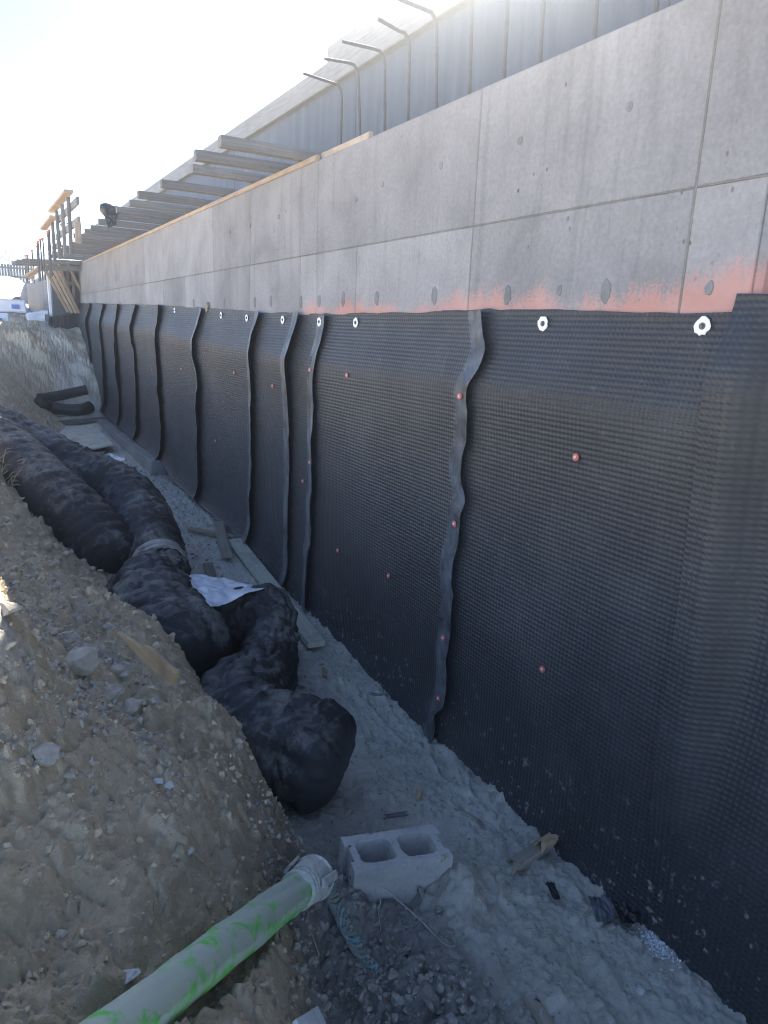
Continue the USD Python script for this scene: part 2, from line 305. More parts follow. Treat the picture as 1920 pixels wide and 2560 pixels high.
# the ground: grey wet mud in the trench, brown clay on the bank, grey gravelly top
mat('earth', {'g': ('geometry', {}), 'bk': ('attribute', dict(attribute='bank')), 'gv': ('attribute', dict(attribute='gravel')),
              'n1': ('noise_texture', dict(scale=2.6, detail=7.0, roughness=0.6)), 'n2': ('noise_texture', dict(scale=26.0, detail=7.0, roughness=0.72)), 'n3': ('noise_texture', dict(scale=120.0, detail=4.0, roughness=0.7)),
              'mud': ('rgb_ramp', {'ramp': [(0.3, (0.35, 0.32, 0.265)), (0.5, (0.56, 0.52, 0.44)), (0.72, (0.7, 0.66, 0.575))]}),
              'clay': ('rgb_ramp', {'ramp': [(0.3, (0.43, 0.335, 0.215)), (0.5, (0.55, 0.44, 0.295)), (0.75, (0.66, 0.55, 0.395))]}),
              'grv': ('rgb_ramp', {'ramp': [(0.3, (0.42, 0.375, 0.305)), (0.5, (0.54, 0.495, 0.42)), (0.75, (0.66, 0.62, 0.55))]}),
              'sm': ('math', dict(math_type='multiply_add', value2=0.5)), 's2': ('math', dict(math_type='multiply', value2=0.5)),
              'x1': ('mix_color', {}), 'x2': ('mix_color', {}), 'dm': ('attribute', dict(attribute='damp')), 'dx': ('mix_color', dict(blend_type='multiply', b=(0.5, 0.5, 0.52))),
              'wet': ('map_range', dict(from_min=0.42, from_max=0.6, to_min=0.3, to_max=0.7, clamp=True)), 'rr': ('mix_float', dict(b=0.9)),
              'vo': ('voronoi_texture', dict(scale=30.0, randomness=1.0)),
              'h': ('math', dict(math_type='multiply_add', value2=0.5)), 'bm': ('bump', dict(strength=0.9, distance=0.02)),
              'p': ('principled_bsdf', dict(specular_ior_level=0.5))},
    [('g.position', 'n1.vector'), ('g.position', 'n2.vector'), ('g.position', 'n3.vector'), ('n2.fac', 's2.value1'), ('n1.fac', 'sm.value1'), ('s2.value', 'sm.value3'),
     ('sm.value', 'mud.fac'), ('sm.value', 'clay.fac'), ('n2.fac', 'grv.fac'), ('mud.color', 'x1.a'), ('clay.color', 'x1.b'), ('bk.fac', 'x1.fac'), ('x1.result', 'x2.a'), ('grv.color', 'x2.b'), ('gv.fac', 'x2.fac'),
     ('x2.result', 'dx.a'), ('dm.fac', 'dx.fac'), ('dx.result', 'p.base_color'), ('n1.fac', 'wet.value'), ('wet.result', 'rr.a'), ('bk.fac', 'rr.fac'), ('rr.result', 'p.roughness'),
     ('n3.fac', 'h.value1'), ('n2.fac', 'h.value3'), ('h.value', 'bm.height'), ('bm.normal', 'p.normal')])

simple('sheet_edge', (0.06, 0.064, 0.068), 0.42, 0.9, 9.0, 0.4, 40.0)
simple('stone_grey', (0.38, 0.34, 0.28), 0.85, 0.3, 25.0, 0.5, 70.0)
simple('stone_pale', (0.5, 0.5, 0.47), 0.85, 0.2, 30.0, 0.4, 70.0)
simple('clod_clay', (0.5, 0.41, 0.285), 0.95, 0.35, 30.0, 0.8, 80.0)
simple('clod_mud', (0.3, 0.28, 0.24), 0.8, 0.35, 30.0, 0.8, 80.0)
simple('steel_bar', (0.06, 0.055, 0.055), 0.55, 0.3, 40.0, 0.2, 200.0, metal=0.3)
simple('white_plastic', (0.78, 0.79, 0.8), 0.4, 0.06, 60.0)
simple('screw_metal', (0.12, 0.12, 0.13), 0.4, 0.2, 90.0, metal=0.8)
simple('red_plastic', (0.55, 0.13, 0.1), 0.45, 0.2, 60.0)
simple('rust_cap', (0.45, 0.12, 0.04), 0.6, 0.2, 60.0)
simple('white_film', (0.62, 0.64, 0.7), 0.35, 0.15, 12.0, 0.3, 30.0)
simple('silver_film', (0.6, 0.63, 0.62), 0.28, 0.25, 14.0, 0.4, 40.0)
simple('black_film', (0.02, 0.021, 0.023), 0.35, 0.5, 12.0, 0.3, 40.0)
simple('grey_film', (0.13, 0.13, 0.14), 0.4, 0.35, 12.0, 0.3, 40.0)
simple('clamp_band', (0.3, 0.285, 0.26), 0.5, 0.3, 20.0)
simple('foam_white', (0.72, 0.74, 0.74), 0.7, 0.12, 18.0, 0.3, 50.0)
simple('coupling_dusty', (0.52, 0.51, 0.45), 0.75, 0.25, 50.0, 0.6, 120.0)
simple('rope_grey', (0.24, 0.24, 0.205), 0.9, 0.35, 90.0)
simple('rope_teal', (0.2, 0.32, 0.33), 0.85, 0.3, 90.0)
simple('straw', (0.42, 0.34, 0.2), 0.8, 0.2, 40.0)
simple('wire_pale', (0.5, 0.47, 0.4), 0.6, 0.15, 40.0)
simple('wrap_white', (0.62, 0.65, 0.72), 0.4, 0.08, 4.0, 0.15, 12.0)
simple('wrap_blue', (0.08, 0.17, 0.5), 0.4, 0.25, 14.0)
simple('fence_dark', (0.03, 0.032, 0.037), 0.95, 0.2, 4.0, spec=0.1)
simple('shed_pale', (0.45, 0.5, 0.56), 0.6, 0.08, 1.0)
simple('bark', (0.14, 0.12, 0.1), 0.9, 0.3, 6.0)
simple('sand', (0.3, 0.25, 0.18), 0.95, 0.3, 3.0, 0.8, 9.0)
simple('tarp_grey', (0.15, 0.155, 0.16), 0.6, 0.25, 5.0, 0.4, 14.0)
mat('hose_green', {'g': ('geometry', {}), 'sx': ('separate_xyz', {}), 'n': ('noise_texture', dict(scale=16.0, detail=6.0, roughness=0.62, distortion=0.2)), 'n2': ('noise_texture', dict(scale=55.0, detail=3.0)),
                   'up': ('map_range', dict(from_min=-0.2, from_max=0.9, to_min=-0.07, to_max=0.03)), 'a': ('math', dict(math_type='add')), 'd': ('map_range', dict(from_min=0.36, from_max=0.5, to_min=0.1, to_max=0.88, clamp=True)),
                   'gr': ('rgb_ramp', {'ramp': [(0.3, (0.08, 0.45, 0.05)), (0.7, (0.12, 0.58, 0.08))]}), 'mx': ('mix_color', dict(b=(0.47, 0.46, 0.41))), 'bm': ('bump', dict(strength=0.25, distance=0.004)),
                   'p': ('principled_bsdf', dict(roughness=0.55, specular_ior_level=0.4))},
    [('g.position', 'n.vector'), ('g.position', 'n2.vector'), ('g.normal', 'sx.vector'), ('sx.z', 'up.value'), ('n.fac', 'a.value1'), ('up.result', 'a.value2'), ('a.value', 'd.value'), ('n2.fac', 'gr.fac'),
     ('gr.color', 'mx.a'), ('d.result', 'mx.fac'), ('mx.result', 'p.base_color'), ('n2.fac', 'bm.height'), ('bm.normal', 'p.normal')])

# ------------------------------------------------------------------ the ground
WX = 2.0                                    # the wall's face
TOE = ([-4, 1.3, 1.6, 2.0, 2.4, 2.8, 3.5, 6, 10, 12, 14, 20], [.7, .70, .76, .92, 1.0, .98, .94, .95, 1.1, 1.2, 1.35, 1.4])
def floor_z(y): return np.interp(y, [-4, 3, 4.4, 5.6, 7.2, 9, 11, 13], [0, 0, .09, .20, .26, .27, .3, .36])
HOSE_A, HOSE_B = at(275, 2212, Z=.79), at(650, 1916, Z=.37)
def ground_base(x, y):
    x, y = np.broadcast_arrays(np.asarray(x, float), np.asarray(y, float))
    zf = floor_z(y)
    s = np.interp(y, *TOE) - x + 0.10 * (nz(x * 2.3, y * 2.3, 0.5, seed=3) - 0.5) + 0.05 * (nz(x * 7, y * 7, 0.5, seed=4) - 0.5)
    near = np.interp(s, [-.25, 0, .06, .2, .3, .5, .8, 1.0, 1.4, 2.2, 3.0, 6, 14], [0, .03, .16, .48, .62, .75, .93, 1.06, 1.2, 1.26, 1.26, 1.25, 1.3])
    far = np.interp(s, [-.2, 0, .45, .8, 1.2, 1.6, 3, 6, 14], [0, .04, .38, .74, 1.12, 1.26, 1.26, 1.25, 1.3])
    w = sst((y - 3.2) / 1.6)
    bank = near * (1 - w) + far * w
    endm = sst((y - 12.7) / 3.1) * (1.93 - zf) + np.interp(y, [16, 19, 40, 90], [0, .06, 2.0, 3.2])
    endm = endm + 0.4 * (fb(x * 1.6, y * 1.6, 9.5 + 0 * x, o=3, seed=8) - 0.5) * sst((y - 13) / 1)
    z = zf + np.maximum(bank, endm)
    # a lump of dark clods at the bank's foot, before the block
    z = z + 0.13 * np.exp(-((x - 0.93) / 0.13) ** 2 - ((y - 1.95) / 0.25) ** 2) + 0.07 * np.exp(-((x - 1.0) / 0.25) ** 2 - ((y - 1.45) / 0.35) ** 2)
    z = z + 0.40 * np.exp(-((x + 0.10) / 0.21) ** 2 - ((y - 2.2) / 0.36) ** 2)       # the lit hump at the left
    z = z + 0.12 * np.exp(-((x - 1.46) / 0.13) ** 2 - ((y - 1.80) / 0.12) ** 2) + 0.05 * np.exp(-((x - 1.02) / 0.10) ** 2 - ((y - 1.84) / 0.08) ** 2)
    hd_ = HOSE_B[:2] - HOSE_A[:2]; t_ = np.clip(((x - HOSE_A[0]) * hd_[0] + (y - HOSE_A[1]) * hd_[1]) / (hd_ @ hd_), -1.2, 1.25)
    dist = np.hypot(x - HOSE_A[0] - hd_[0] * t_, y - HOSE_A[1] - hd_[1] * t_)
    top = HOSE_A[2] + (HOSE_B[2] - HOSE_A[2]) * t_ - .062 + 1.3 * np.clip(dist - .05, 0, 9)
    z = np.minimum(z, np.where(dist < .5, top, 9))
    return z
PRINTS = []
_pr = random.Random(4)
for _k in range(26):
    _y = _pr.uniform(1.1, 4.6); PRINTS.append((_pr.uniform(1.08 + .05 * _y, 1.93), _y, _pr.gauss(.25, .35), _pr.uniform(.012, .03)))
def prints(x, y):
    d = 0 * x
    for px_, py_, a_, h_ in PRINTS:
        u = (x - px_) * math.cos(a_) - (y - py_) * math.sin(a_); v = (x - px_) * math.sin(a_) + (y - py_) * math.cos(a_)
        r = (np.abs(u) / (.045 + .008 * np.sin(v * 22))) ** 4 + (np.abs(v) / .135) ** 4
        d = d - h_ * np.exp(-r) + .45 * h_ * np.exp(-((r ** .25 - 1.15) / .22) ** 2)
    return d
def ground_detail(x, y):
    bk = bank_mask(x, y)
    lump = np.exp(-((x - 0.98) / 0.34) ** 4 - ((y - 1.55) / 0.62) ** 4)
    a = fb(x * 4, y * 4, 0.3 + 0 * x, o=3, seed=11) - 0.5
    b = fb(x * 13, y * 13, 0.3 + 0 * x, o=3, seed=12) - 0.5
    c = fb(x * 42, y * 42, 0.3 + 0 * x, o=3, seed=13) - 0.5
    bb = 0.42 - np.abs(fb(x * 11 + 3 * a, y * 11, ground_base(x, y) * 11, o=3, seed=41) * 2 - 1) * 1.6
    cc = 0.42 - np.abs(fb(x * 34, y * 34, ground_base(x, y) * 34, o=2, seed=42) * 2 - 1) * 1.6
    bb, cc = -bb, -cc
    rd = 1 - np.abs(fb(x * 9, y * 9, 3.3 + 0 * x, o=3, seed=14) * 2 - 1) * 2.2
    lu = np.abs(nz(x * 24, y * 24, 0.5 + 0 * x, seed=15) - 0.5) + 0.6 * np.abs(nz(x * 47, y * 47, 0.5 + 0 * x, seed=16) - 0.5)
    strat = (nz(x * 3, y * 3, ground_base(x, y) * 16, seed=17) - 0.5) * (y < 12)
    cl_ = np.where(y > 12.5, 0.08, 1.0); b = b * cl_ * 3 ** (y > 12.5); c = c * cl_
    d = bk * (0.12 * a + 0.05 * b + 0.04 * c + (0.026 * bb + 0.02 * cc) * np.where(y > 12.5, .1, 1) - 0.07 * np.clip(rd - 0.62, 0, 1) + 0.03 * strat) + (1 - bk) * (0.04 * a + 0.04 * b + 0.024 * c + 0.010 * cc + 0.012 * bb)
    d = d + (1 - bk) * prints(x, y)
    return d + lump * (0.09 * (lu - 0.25) + 0.05 * b + 0.03 * c)
def bank_mask(x, y):
    s = np.interp(y, *TOE) - x + 0.12 * (nz(x * 5, y * 5, 0.5 + 0 * x, seed=21) - 0.5)
    m = sst((s + 0.02) / 0.14)
    return np.maximum(m, 0.45 * sst((y - 13.0) / 1.0))
def ground(x, y): return ground_base(x, y) + ground_detail(np.asarray(x, float), np.asarray(y, float))
def on_ground(px, py, dz=0.0, t0=1.0, t1=30.0):
    """The point of the ground that the picture's point (1659 wide) shows."""
    d = ray(px, py); d = d / np.linalg.norm(d)
    t = np.linspace(t0, t1, 3000)
    P = CAM + t[:, None] * d
    g = ground(P[:, 0], P[:, 1]) + dz
    hit = np.nonzero(P[:, 2] < g)[0]
    return P[hit[0] if len(hit) else -1]

_rows = [0.75]
while _rows[-1] < 16.6: _rows.append(_rows[-1] + max(0.0052, 0.0052 * _rows[-1] / 1.3))
ys = np.r_[-110, -70, -40, -20, -10, -5, np.arange(-3, 0.7, 0.12), _rows, np.arange(17, 30, 0.5), 32, 36, 40, 45, 52, 60, 75, 110]
xs = np.r_[-110, -70, -40, -25, -15, -10, -7, -5, np.arange(-4, -0.7, 0.11), np.arange(-0.6, 2.32, 0.0078), 2.6, 3.2, 5, 8, 12, 20, 35, 60, 85, 110]
GX, GY = np.meshgrid(xs, ys, indexing='ij')
GZ = ground_base(GX, GY)
inner = (GX > -4.2) & (GX < 2.6) & (GY > -3.2) & (GY < 31)
GZ[inner] += ground_detail(GX[inner], GY[inner])
GZ = np.where(GX > 2.35, np.minimum(GZ, 0.0), GZ)
gm = usdkit.mesh(stage, '/World/ground', grid(np.stack([GX, GY, GZ], -1)), M['earth'], smooth=True)
pv = UsdGeom.PrimvarsAPI(gm)
pv.CreatePrimvar('bank', T.FloatArray, 'vertex').Set(Vt.FloatArray.FromNumpy(bank_mask(GX, GY).ravel().astype(np.float32)))
s_ = np.interp(GY, *TOE) - GX
gv = sst((s_ - 0.42) / 0.25) * sst((GY - 1.75) / 0.35) * sst((3.4 - GY) / 0.8) * sst((fb(GX * 4, GY * 4, 0.5 + 0 * GX, o=3, seed=31) - 0.38) / 0.2)
pv.CreatePrimvar('gravel', T.FloatArray, 'vertex').Set(Vt.FloatArray.FromNumpy(gv.ravel().astype(np.float32)))
dmp = np.exp(-((GX - 0.98) / 0.36) ** 4 - ((GY - 1.6) / 0.66) ** 4)
pv.CreatePrimvar('damp', T.FloatArray, 'vertex').Set(Vt.FloatArray.FromNumpy(dmp.ravel().astype(np.float32)))
meta(gm.GetPrim(), 'muddy trench floor rising into a clay bank on the left', None, None, 'structure')

# ------------------------------------------------------------------ the concrete wall
TOPZ, JZ, ENDY, CORNER = 3.09, 2.536, 15.8, 1.36
wall = thing('concrete_wall', 'long grey cast concrete wall rising above the black drainage sheets', 'wall')
part(wall, 'wall_core', box((WX + 0.012, CORNER + 0.012, -0.6), (WX + 0.36, ENDY - 0.012, TOPZ - 0.006)), 'joint_concrete')
rs = np.random.default_rng(5)
def cpanel(y0, y1, z0, z1, seed):
    g = 0.0022
    off = 0.0025 * rs.random()
    b = box((WX - off, y0 + g, z0 + g), (WX + 0.011, y1 - g, z1 - g), 0.003)
    part(wall, 'concrete_panel', b, 'cast_concrete')
ups = [CORNER, 1.60, 2.75, 4.43, 4.70, 5.71, 6.72, 8.62, 9.65, 11.36, 13.19, 14.2, ENDY]
lows = [CORNER, 1.60, 2.75, 3.87, 4.43, 4.70, 5.72, 6.71, 7.72, 8.69, 9.63, 11.39, 12.29, 14.09, ENDY]
for i in range(len(ups) - 1): cpanel(ups[i], ups[i + 1], JZ, TOPZ, i)
for i in range(len(lows) - 1): cpanel(lows[i], lows[i + 1], -0.5, JZ, 50 + i)
# a fin of cement paste along the joints
def fin(p, q, w, seed):
    p, q = np.array(p, float), np.array(q, float)
    n = max(6, int(np.linalg.norm(q - p) / 0.03)); t = np.linspace(0, 1, n)
    C = p + (q - p) * t[:, None]; C[:, 1] += 0.004 * (nz(t * n * .4, 0.5, seed + 0.5, seed=seed) - 0.5); C[:, 2] += 0.004 * (nz(t * n * .4, 7.5, seed + 0.5, seed=seed) - 0.5)
    R = w * (0.3 + 1.2 * nz(t * n * .22, 3.5, seed + 0.5, seed=seed) ** 2)
    part(wall, 'joint_fin', tube(C, R, 6), 'joint_concrete', smooth=True)
for k in range(len(lows) - 1): fin((WX + .001, lows[k], JZ), (WX + .001, lows[k + 1], JZ), 0.0055, k)
for k, y in enumerate([1.60, 2.75]): fin((WX + .001, y, 2.0), (WX + .001, y, TOPZ), 0.007, 40 + k)
# patched tie holes: round grout plugs above, patches below
for (y, z) in [(1.91, 2.83), (2.47, 2.83), (3.04, 2.83), (3.6, 2.83), (3.9, 2.79), (5.1, 2.83), (5.7, 2.83), (6.2, 2.83)]:
    a = np.linspace(0, 2 * np.pi, 15)[:-1]
    c = trimesh.creation.cylinder(radius=0.016, height=0.005, sections=16); c.apply_transform(trimesh.transformations.rotation_matrix(np.pi / 2, [0, 1, 0])); c.apply_translation((WX - 0.0015, y, z))
    part(wall, 'tie_plug', c, 'rough_concrete')
for k, (y, z) in enumerate([(1.50, 2.235), (1.92, 2.235), (2.16, 2.245), (2.47, 2.235), (3.03, 2.245), (3.61, 2.245), (4.03, 2.245), (4.38, 2.24), (4.68, 2.235), (5.25, 2.25), (5.6, 2.25), (6.4, 2.26), (7.4, 2.27)]):
    r_ = np.random.default_rng(k)
    a = np.linspace(0, 2 * np.pi, 15)[:-1]
    w, h = (0.022, 0.04) if k not in (0, 2) else (0.014, 0.02)
    rr = 1 + 0.35 * (r_.random(14) - 0.5)
    ring = np.stack([np.full(14, WX - 0.005), y + w * rr * np.cos(a), z + h * rr * np.sin(a)], 1)
    back = ring.copy(); back[:, 0] = WX + 0.004; back[:, 1:] += (back[:, 1:] - [y, z]) * 0.12
    part(wall, 'tie_patch', trimesh.convex.convex_hull(np.vstack([ring, back])), 'rough_concrete')
# the corner nearest the camera: chamfer, short return and the next stretch set back
RX = 2.16
cr = np.array([[WX + 0.012, CORNER + 0.012], [WX + 0.012, CORNER], [WX + 0.016, CORNER - 0.004], [WX + 0.03, CORNER - 0.016], [RX, CORNER - 0.016], [RX, CORNER + 0.012]])
from shapely.geometry import Polygon
ex = trimesh.creation.extrude_polygon(Polygon(cr), TOPZ - JZ + 3.0, engine='earcut'); ex.apply_translation((0, 0, JZ - 3.0))
part(wall, 'corner_return', ex, 'cast_concrete')
part(wall, 'setback_face', box((RX, -3.0, -0.5), (RX + 0.2, CORNER - 0.018, TOPZ)), 'cast_concrete')

# the far end: the wall steps towards the trench, then runs on
jog = thing('far_wall', 'short wall end and far stretch of raw form faced wall behind the timber braces', 'wall')
part(jog, 'end_face', box((1.5, ENDY, -0.3), (2.4, ENDY + 0.3, 2.98)), 'form_ply')
for i in range(5): part(jog, 'form_board', box((1.494, ENDY + 0.31 + i * 1.2, 0.5), (1.62, ENDY + 1.505 + i * 1.2, 2.93 - 0.02 * (i % 2))), 'form_ply')
for i in range(4): part(jog, 'form_panel', box((1.505 + i * 0.12, ENDY - 0.02 - 0.004 * (i % 2), 2.12), (1.62 + i * 0.12, ENDY - 0.002, 2.96)), 'form_ply')
part(jog, 'white_batten', box((1.455, ENDY + 0.2, 2.1), (1.52, ENDY + 0.298, 2.9)), 'wrap_white')

# ledger strip nailed along the wall top
led = thing('ledger_strip', 'thin timber strip along the top edge of the concrete wall under the joists', 'timber strip')
for y0, y1 in [(4.47, 6.9), (6.905, 9.3), (9.305, 11.7), (11.705, 14.1), (14.105, ENDY)]:
    timber(led, 'strip_board', (WX + 0.012, y0, TOPZ + 0.0195), (WX + 0.012, y1, TOPZ + 0.0195), 0.03, 0.037, 'fresh_timber', seed=int(y0 * 10))
led2 = thing('short_board', 'short timber offcut lying on the wall top behind the hooked rebars', 'board')
timber(led2, 'board', (WX + 0.06, 3.86, TOPZ + 0.03), (WX + 0.06, 4.50, TOPZ + 0.03), 0.03, 0.055, 'fresh_timber')

# ------------------------------------------------------------------ the upper wall behind
UX, UZ = 3.2, 4.28
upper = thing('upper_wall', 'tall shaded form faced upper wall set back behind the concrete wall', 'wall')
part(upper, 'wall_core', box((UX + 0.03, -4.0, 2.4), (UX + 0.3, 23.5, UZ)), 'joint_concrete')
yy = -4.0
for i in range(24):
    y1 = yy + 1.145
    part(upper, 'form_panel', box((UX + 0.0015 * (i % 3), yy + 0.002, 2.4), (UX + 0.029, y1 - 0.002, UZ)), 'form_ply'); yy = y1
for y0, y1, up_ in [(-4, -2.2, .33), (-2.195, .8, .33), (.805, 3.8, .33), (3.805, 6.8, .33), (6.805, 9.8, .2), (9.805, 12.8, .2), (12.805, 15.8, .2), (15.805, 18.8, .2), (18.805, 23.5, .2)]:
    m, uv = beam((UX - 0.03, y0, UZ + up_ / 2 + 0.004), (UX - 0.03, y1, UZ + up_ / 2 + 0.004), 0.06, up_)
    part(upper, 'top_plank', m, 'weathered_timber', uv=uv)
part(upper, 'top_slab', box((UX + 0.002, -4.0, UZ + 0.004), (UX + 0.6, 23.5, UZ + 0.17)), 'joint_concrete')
deck = thing('concrete_deck', 'narrow concrete deck between the wall top and the upper wall', 'deck')
part(deck, 'deck_slab', box((WX + 0.365, CORNER - 4.0, 2.3), (UX - 0.002, ENDY, 2.95)), 'joint_concrete')

# hooked reinforcing bars
ORD = ['first', 'second', 'third', 'fourth', 'fifth', 'sixth', 'seventh', 'eighth', 'ninth', 'tenth', 'eleventh', 'twelfth', 'thirteenth', 'fourteenth', 'fifteenth', 'sixteenth', 'seventeenth', 'eighteenth', 'nineteenth', 'twentieth']
for k, (y, dy, zt, xe, ze) in enumerate([(4.37, 0, 3.515, 1.865, 3.53), (4.09, .06, 3.565, 1.90, 3.555), (3.80, .04, 3.55, 1.86, 3.545), (3.56, .02, 3.56, 1.93, 3.585), (3.28, .05, 3.575, 1.90, 3.585), (3.01, .03, 3.57, 1.90, 3.58), (2.76, .02, 3.57, 1.9, 3.58), (2.53, .02, 3.57, 1.9, 3.58), (2.23, .02, 3.57, 1.9, 3.58), (1.95, .02, 3.57, 1.9, 3.58), (1.68, 0.02, 3.57, 1.9, 3.58)]):
    x0 = 2.12; ye = y + dy
    P = [(x0, y, 3.0), (x0, y + dy * .5, 3.25), (x0, ye, zt - 0.07), (x0 - 0.008, ye, zt - 0.03), (x0 - 0.035, ye, zt - 0.003), (x0 - 0.075, ye, zt), (xe, ye, ze)]
    C = []
    for i in range(len(P) - 1): C += [np.array(P[i]) + (np.array(P[i + 1]) - P[i]) * t for t in np.linspace(0, 1, 7)[:-1]]
    C.append(np.array(P[-1])); C = np.array(C)
    t = thing('hooked_rebar', f'{ORD[k]} hooked steel bar from the joists, standing on the wall top', 'rebar', (x0, y, 3.08), 'hooked bars along the wall top')
    part(t, 'bar', tube(C, 0.0085, 8, dis=lambda s, a, c: 0.0011 * (np.sin(s * 420) > 0.5) + 0 * a), 'steel_bar')

# joists sticking out over the trench
JO = [(4.27, 1.32), (4.67, 1.29), (5.12, 1.39), (5.78, 1.34), (6.42, 1.30), (6.88, 1.32), (7.35, 1.29), (7.83, 1.27), (8.39, 1.29), (9.0, 1.30), (9.42, 1.29), (10.0, 1.24), (10.55, 1.32), (11.1, 1.31), (11.7, 1.28), (12.3, 1.31), (12.9, 1.27), (13.5, 1.3), (14.1, 1.3), (14.7, 1.25)]
JO = [(y * 1.103, x * 1.103) for y, x in JO if y * 1.103 < 15.2]
for k, (y, xe) in enumerate(JO):
    h = 0.066 if k < 2 else 0.06
    t = thing('timber_joist', f'{ORD[k]} grey timber joist from the rebars, jutting out over the trench', 'joist', (WX, y, TOPZ + 0.025), 'joists jutting from the wall top')
    dz = [0, -.015, .005, .0, .01, .0, -.01, .004, .0, .0, .0][k % 11]
    timber(t, 'beam', (xe, y + 0.02 * math.sin(k * 3.1), 3.163 + dz * .5), (WX + 0.5, y, 3.163), 0.066, h, 'weathered_timber', seed=k)
    part(t, 'wedge', box((WX - 0.012, y + 0.04, TOPZ + 0.041), (WX + 0.02, y + 0.052, TOPZ + 0.066)), 'fresh_timber')

# black cloth hung on a joist end
def drape(P00, P10, P11, P01, n, m, amp, seed, freq=6.0, thick=0.0):
    u, v = np.meshgrid(np.linspace(0, 1, n), np.linspace(0, 1, m), indexing='ij')
    P = ((1 - u) * (1 - v))[..., None] * np.array(P00) + (u * (1 - v))[..., None] * np.array(P10) + (u * v)[..., None] * np.array(P11) + ((1 - u) * v)[..., None] * np.array(P01)
    nrm = np.cross(np.array(P10) - P00, np.array(P01) - P00); nrm = nrm / np.linalg.norm(nrm)
    fold = (1 - np.abs(fb(u * freq, v * freq * 0.6, 0.5 + 0 * u, o=3, seed=seed) * 2 - 1) * 1.6) - 0.5
    P = P + nrm * (amp * fold)[..., None]
    e = 0.35 * amp
    P = P + e * (fb(u * 9, v * 9, 4.5 + 0 * u, o=2, seed=seed + 1)[..., None] - 0.5) * np.array([1, 1, 0.6])
    if thick:
        Q = P - nrm * thick
        a, fa = grid(P); b, fb_ = grid(Q, flip=True)
        return np.vstack([a, b]), np.vstack([fa, fb_ + len(a)])
    return grid(P)
t = thing('black_cloth', 'black cloth draped over a joist end above the trench', 'cloth', (1.42, 8.64, 3.1))
C = [(1.36, 8.64, 3.19), (1.44, 8.64, 3.22), (1.56, 8.64, 3.225), (1.7, 8.64, 3.22)]
part(t, 'cloth_fold', tube(spline(C, 24), np.interp(np.linspace(0, 1, 24), [0, .1, .35, .7, 1], [.03, .075, .06, .04, .02]), 20, dis=lambda s, a, c: 0.03 * (fb(c[..., 1] * 9 + np.cos(a), np.sin(a) + 0 * s, s * 14, o=3, seed=3) - .5)), 'black_film', smooth=True)
part(t, 'cloth_tail', drape((1.37, 8.6, 3.2), (1.53, 8.6, 3.2), (1.5, 8.59, 3.07), (1.42, 8.59, 3.03), 14, 14, 0.03, 4), 'black_film', smooth=True)

# ------------------------------------------------------------------ drainage sheets
PITCH_STUD = 0.02
TOPS = ([0, 1.36, 1.5, 2.58, 4.2, 5.4, 7.0, 9, 11, 14, 16], [2.2, 2.165, 2.162, 2.178, 2.165, 2.172, 2.215, 2.27, 2.3, 2.355, 2.38])
def sheet_mesh(y0, y1, k, dy, dz, studs, tilt=0.0, ztop=0.0, wav=0.05, lift=0.04, ovl=True, end_cut=None):
    zb = lambda y: floor_z(y) - 0.03 + 0.07 * sst((y - 4.6) / 0.8) + 0.13 * sst((y - 8.0) / 0.8)
    ny, nzz = int((y1 - y0) / dy) + 2, int(2.2 / dz)
    t = np.linspace(0, 1, ny)[:, None]; q = np.linspace(0, 1, nzz)[None, :]
    y1 = y1 + 0.22
    edge = y0 + tilt * (1 - q) + wav * (fb(q * 6.5, k * 3.7 + 0.5, 0.5, o=3, seed=k) - 0.5) * 2.4
    Y = edge + (y1 - edge) * t
    ragged = 0.012 * (fb(Y * 6, k + 0.5, 0.5, o=2, seed=60 + k) - 0.5) * 2
    zt = np.interp(Y, *TOPS) + ztop + ragged * (q > 0.9)
    z0 = zb(Y)
    Z = z0 + (zt - z0) * q
    d = zt - Z; e = Y - edge
    bulge = 0.075 * sst(d / 0.40) * np.exp(-np.clip(d - 0.3, 0, 9) / 0.55)
    O = 0.012 + bulge * (0.55 + 0.9 * fb(Y * 0.9, d * 0.5, k + 0.5, o=2, seed=70 + k)) + 0.028 * (fb(Y * 1.8, Z * 1.4, 0.5, o=3, seed=80) - 0.3) * sst(d / 0.12)
    if ovl:
        wv = nz(Z * 3.1, k * 1.7 + 0.5, 0.5, seed=90 + k)
        O = O + np.exp(-(e / 0.085) ** 2) * (0.010 + lift * wv * 2.0) + 0.014 * np.exp(-(e / 0.3) ** 2) + 0.012 * np.exp(-(e / .1) ** 2) * (nz(Z * 14, e * 12, k + .5, seed=95 + k) - .5)
    O = O * (1 - 0.8 * sst((e - (y1 - y0) * 0.9) / ((y1 - y0) * 0.1)))
    flare = sst((y0 - 4.0) / 1.2)
    h = Z - z0
    O = O + flare * 0.045 * np.clip(1 - h / 0.2, 0, 1) ** 1.4 + 0.03 * np.exp(-h / 0.06)
    X = WX - O
    if studs:
        a = np.sin(2 * np.pi * Y / PITCH_STUD); b = np.sin(2 * np.pi * Z / PITCH_STUD)
        st = sst((a + b + 0.6) / 2.2)
        mask = (sst((e - 0.115) / 0.03) if ovl else 1.0) * np.ones_like(Z)
        X = X - 0.004 * st * mask
    return X, Y, Z, e
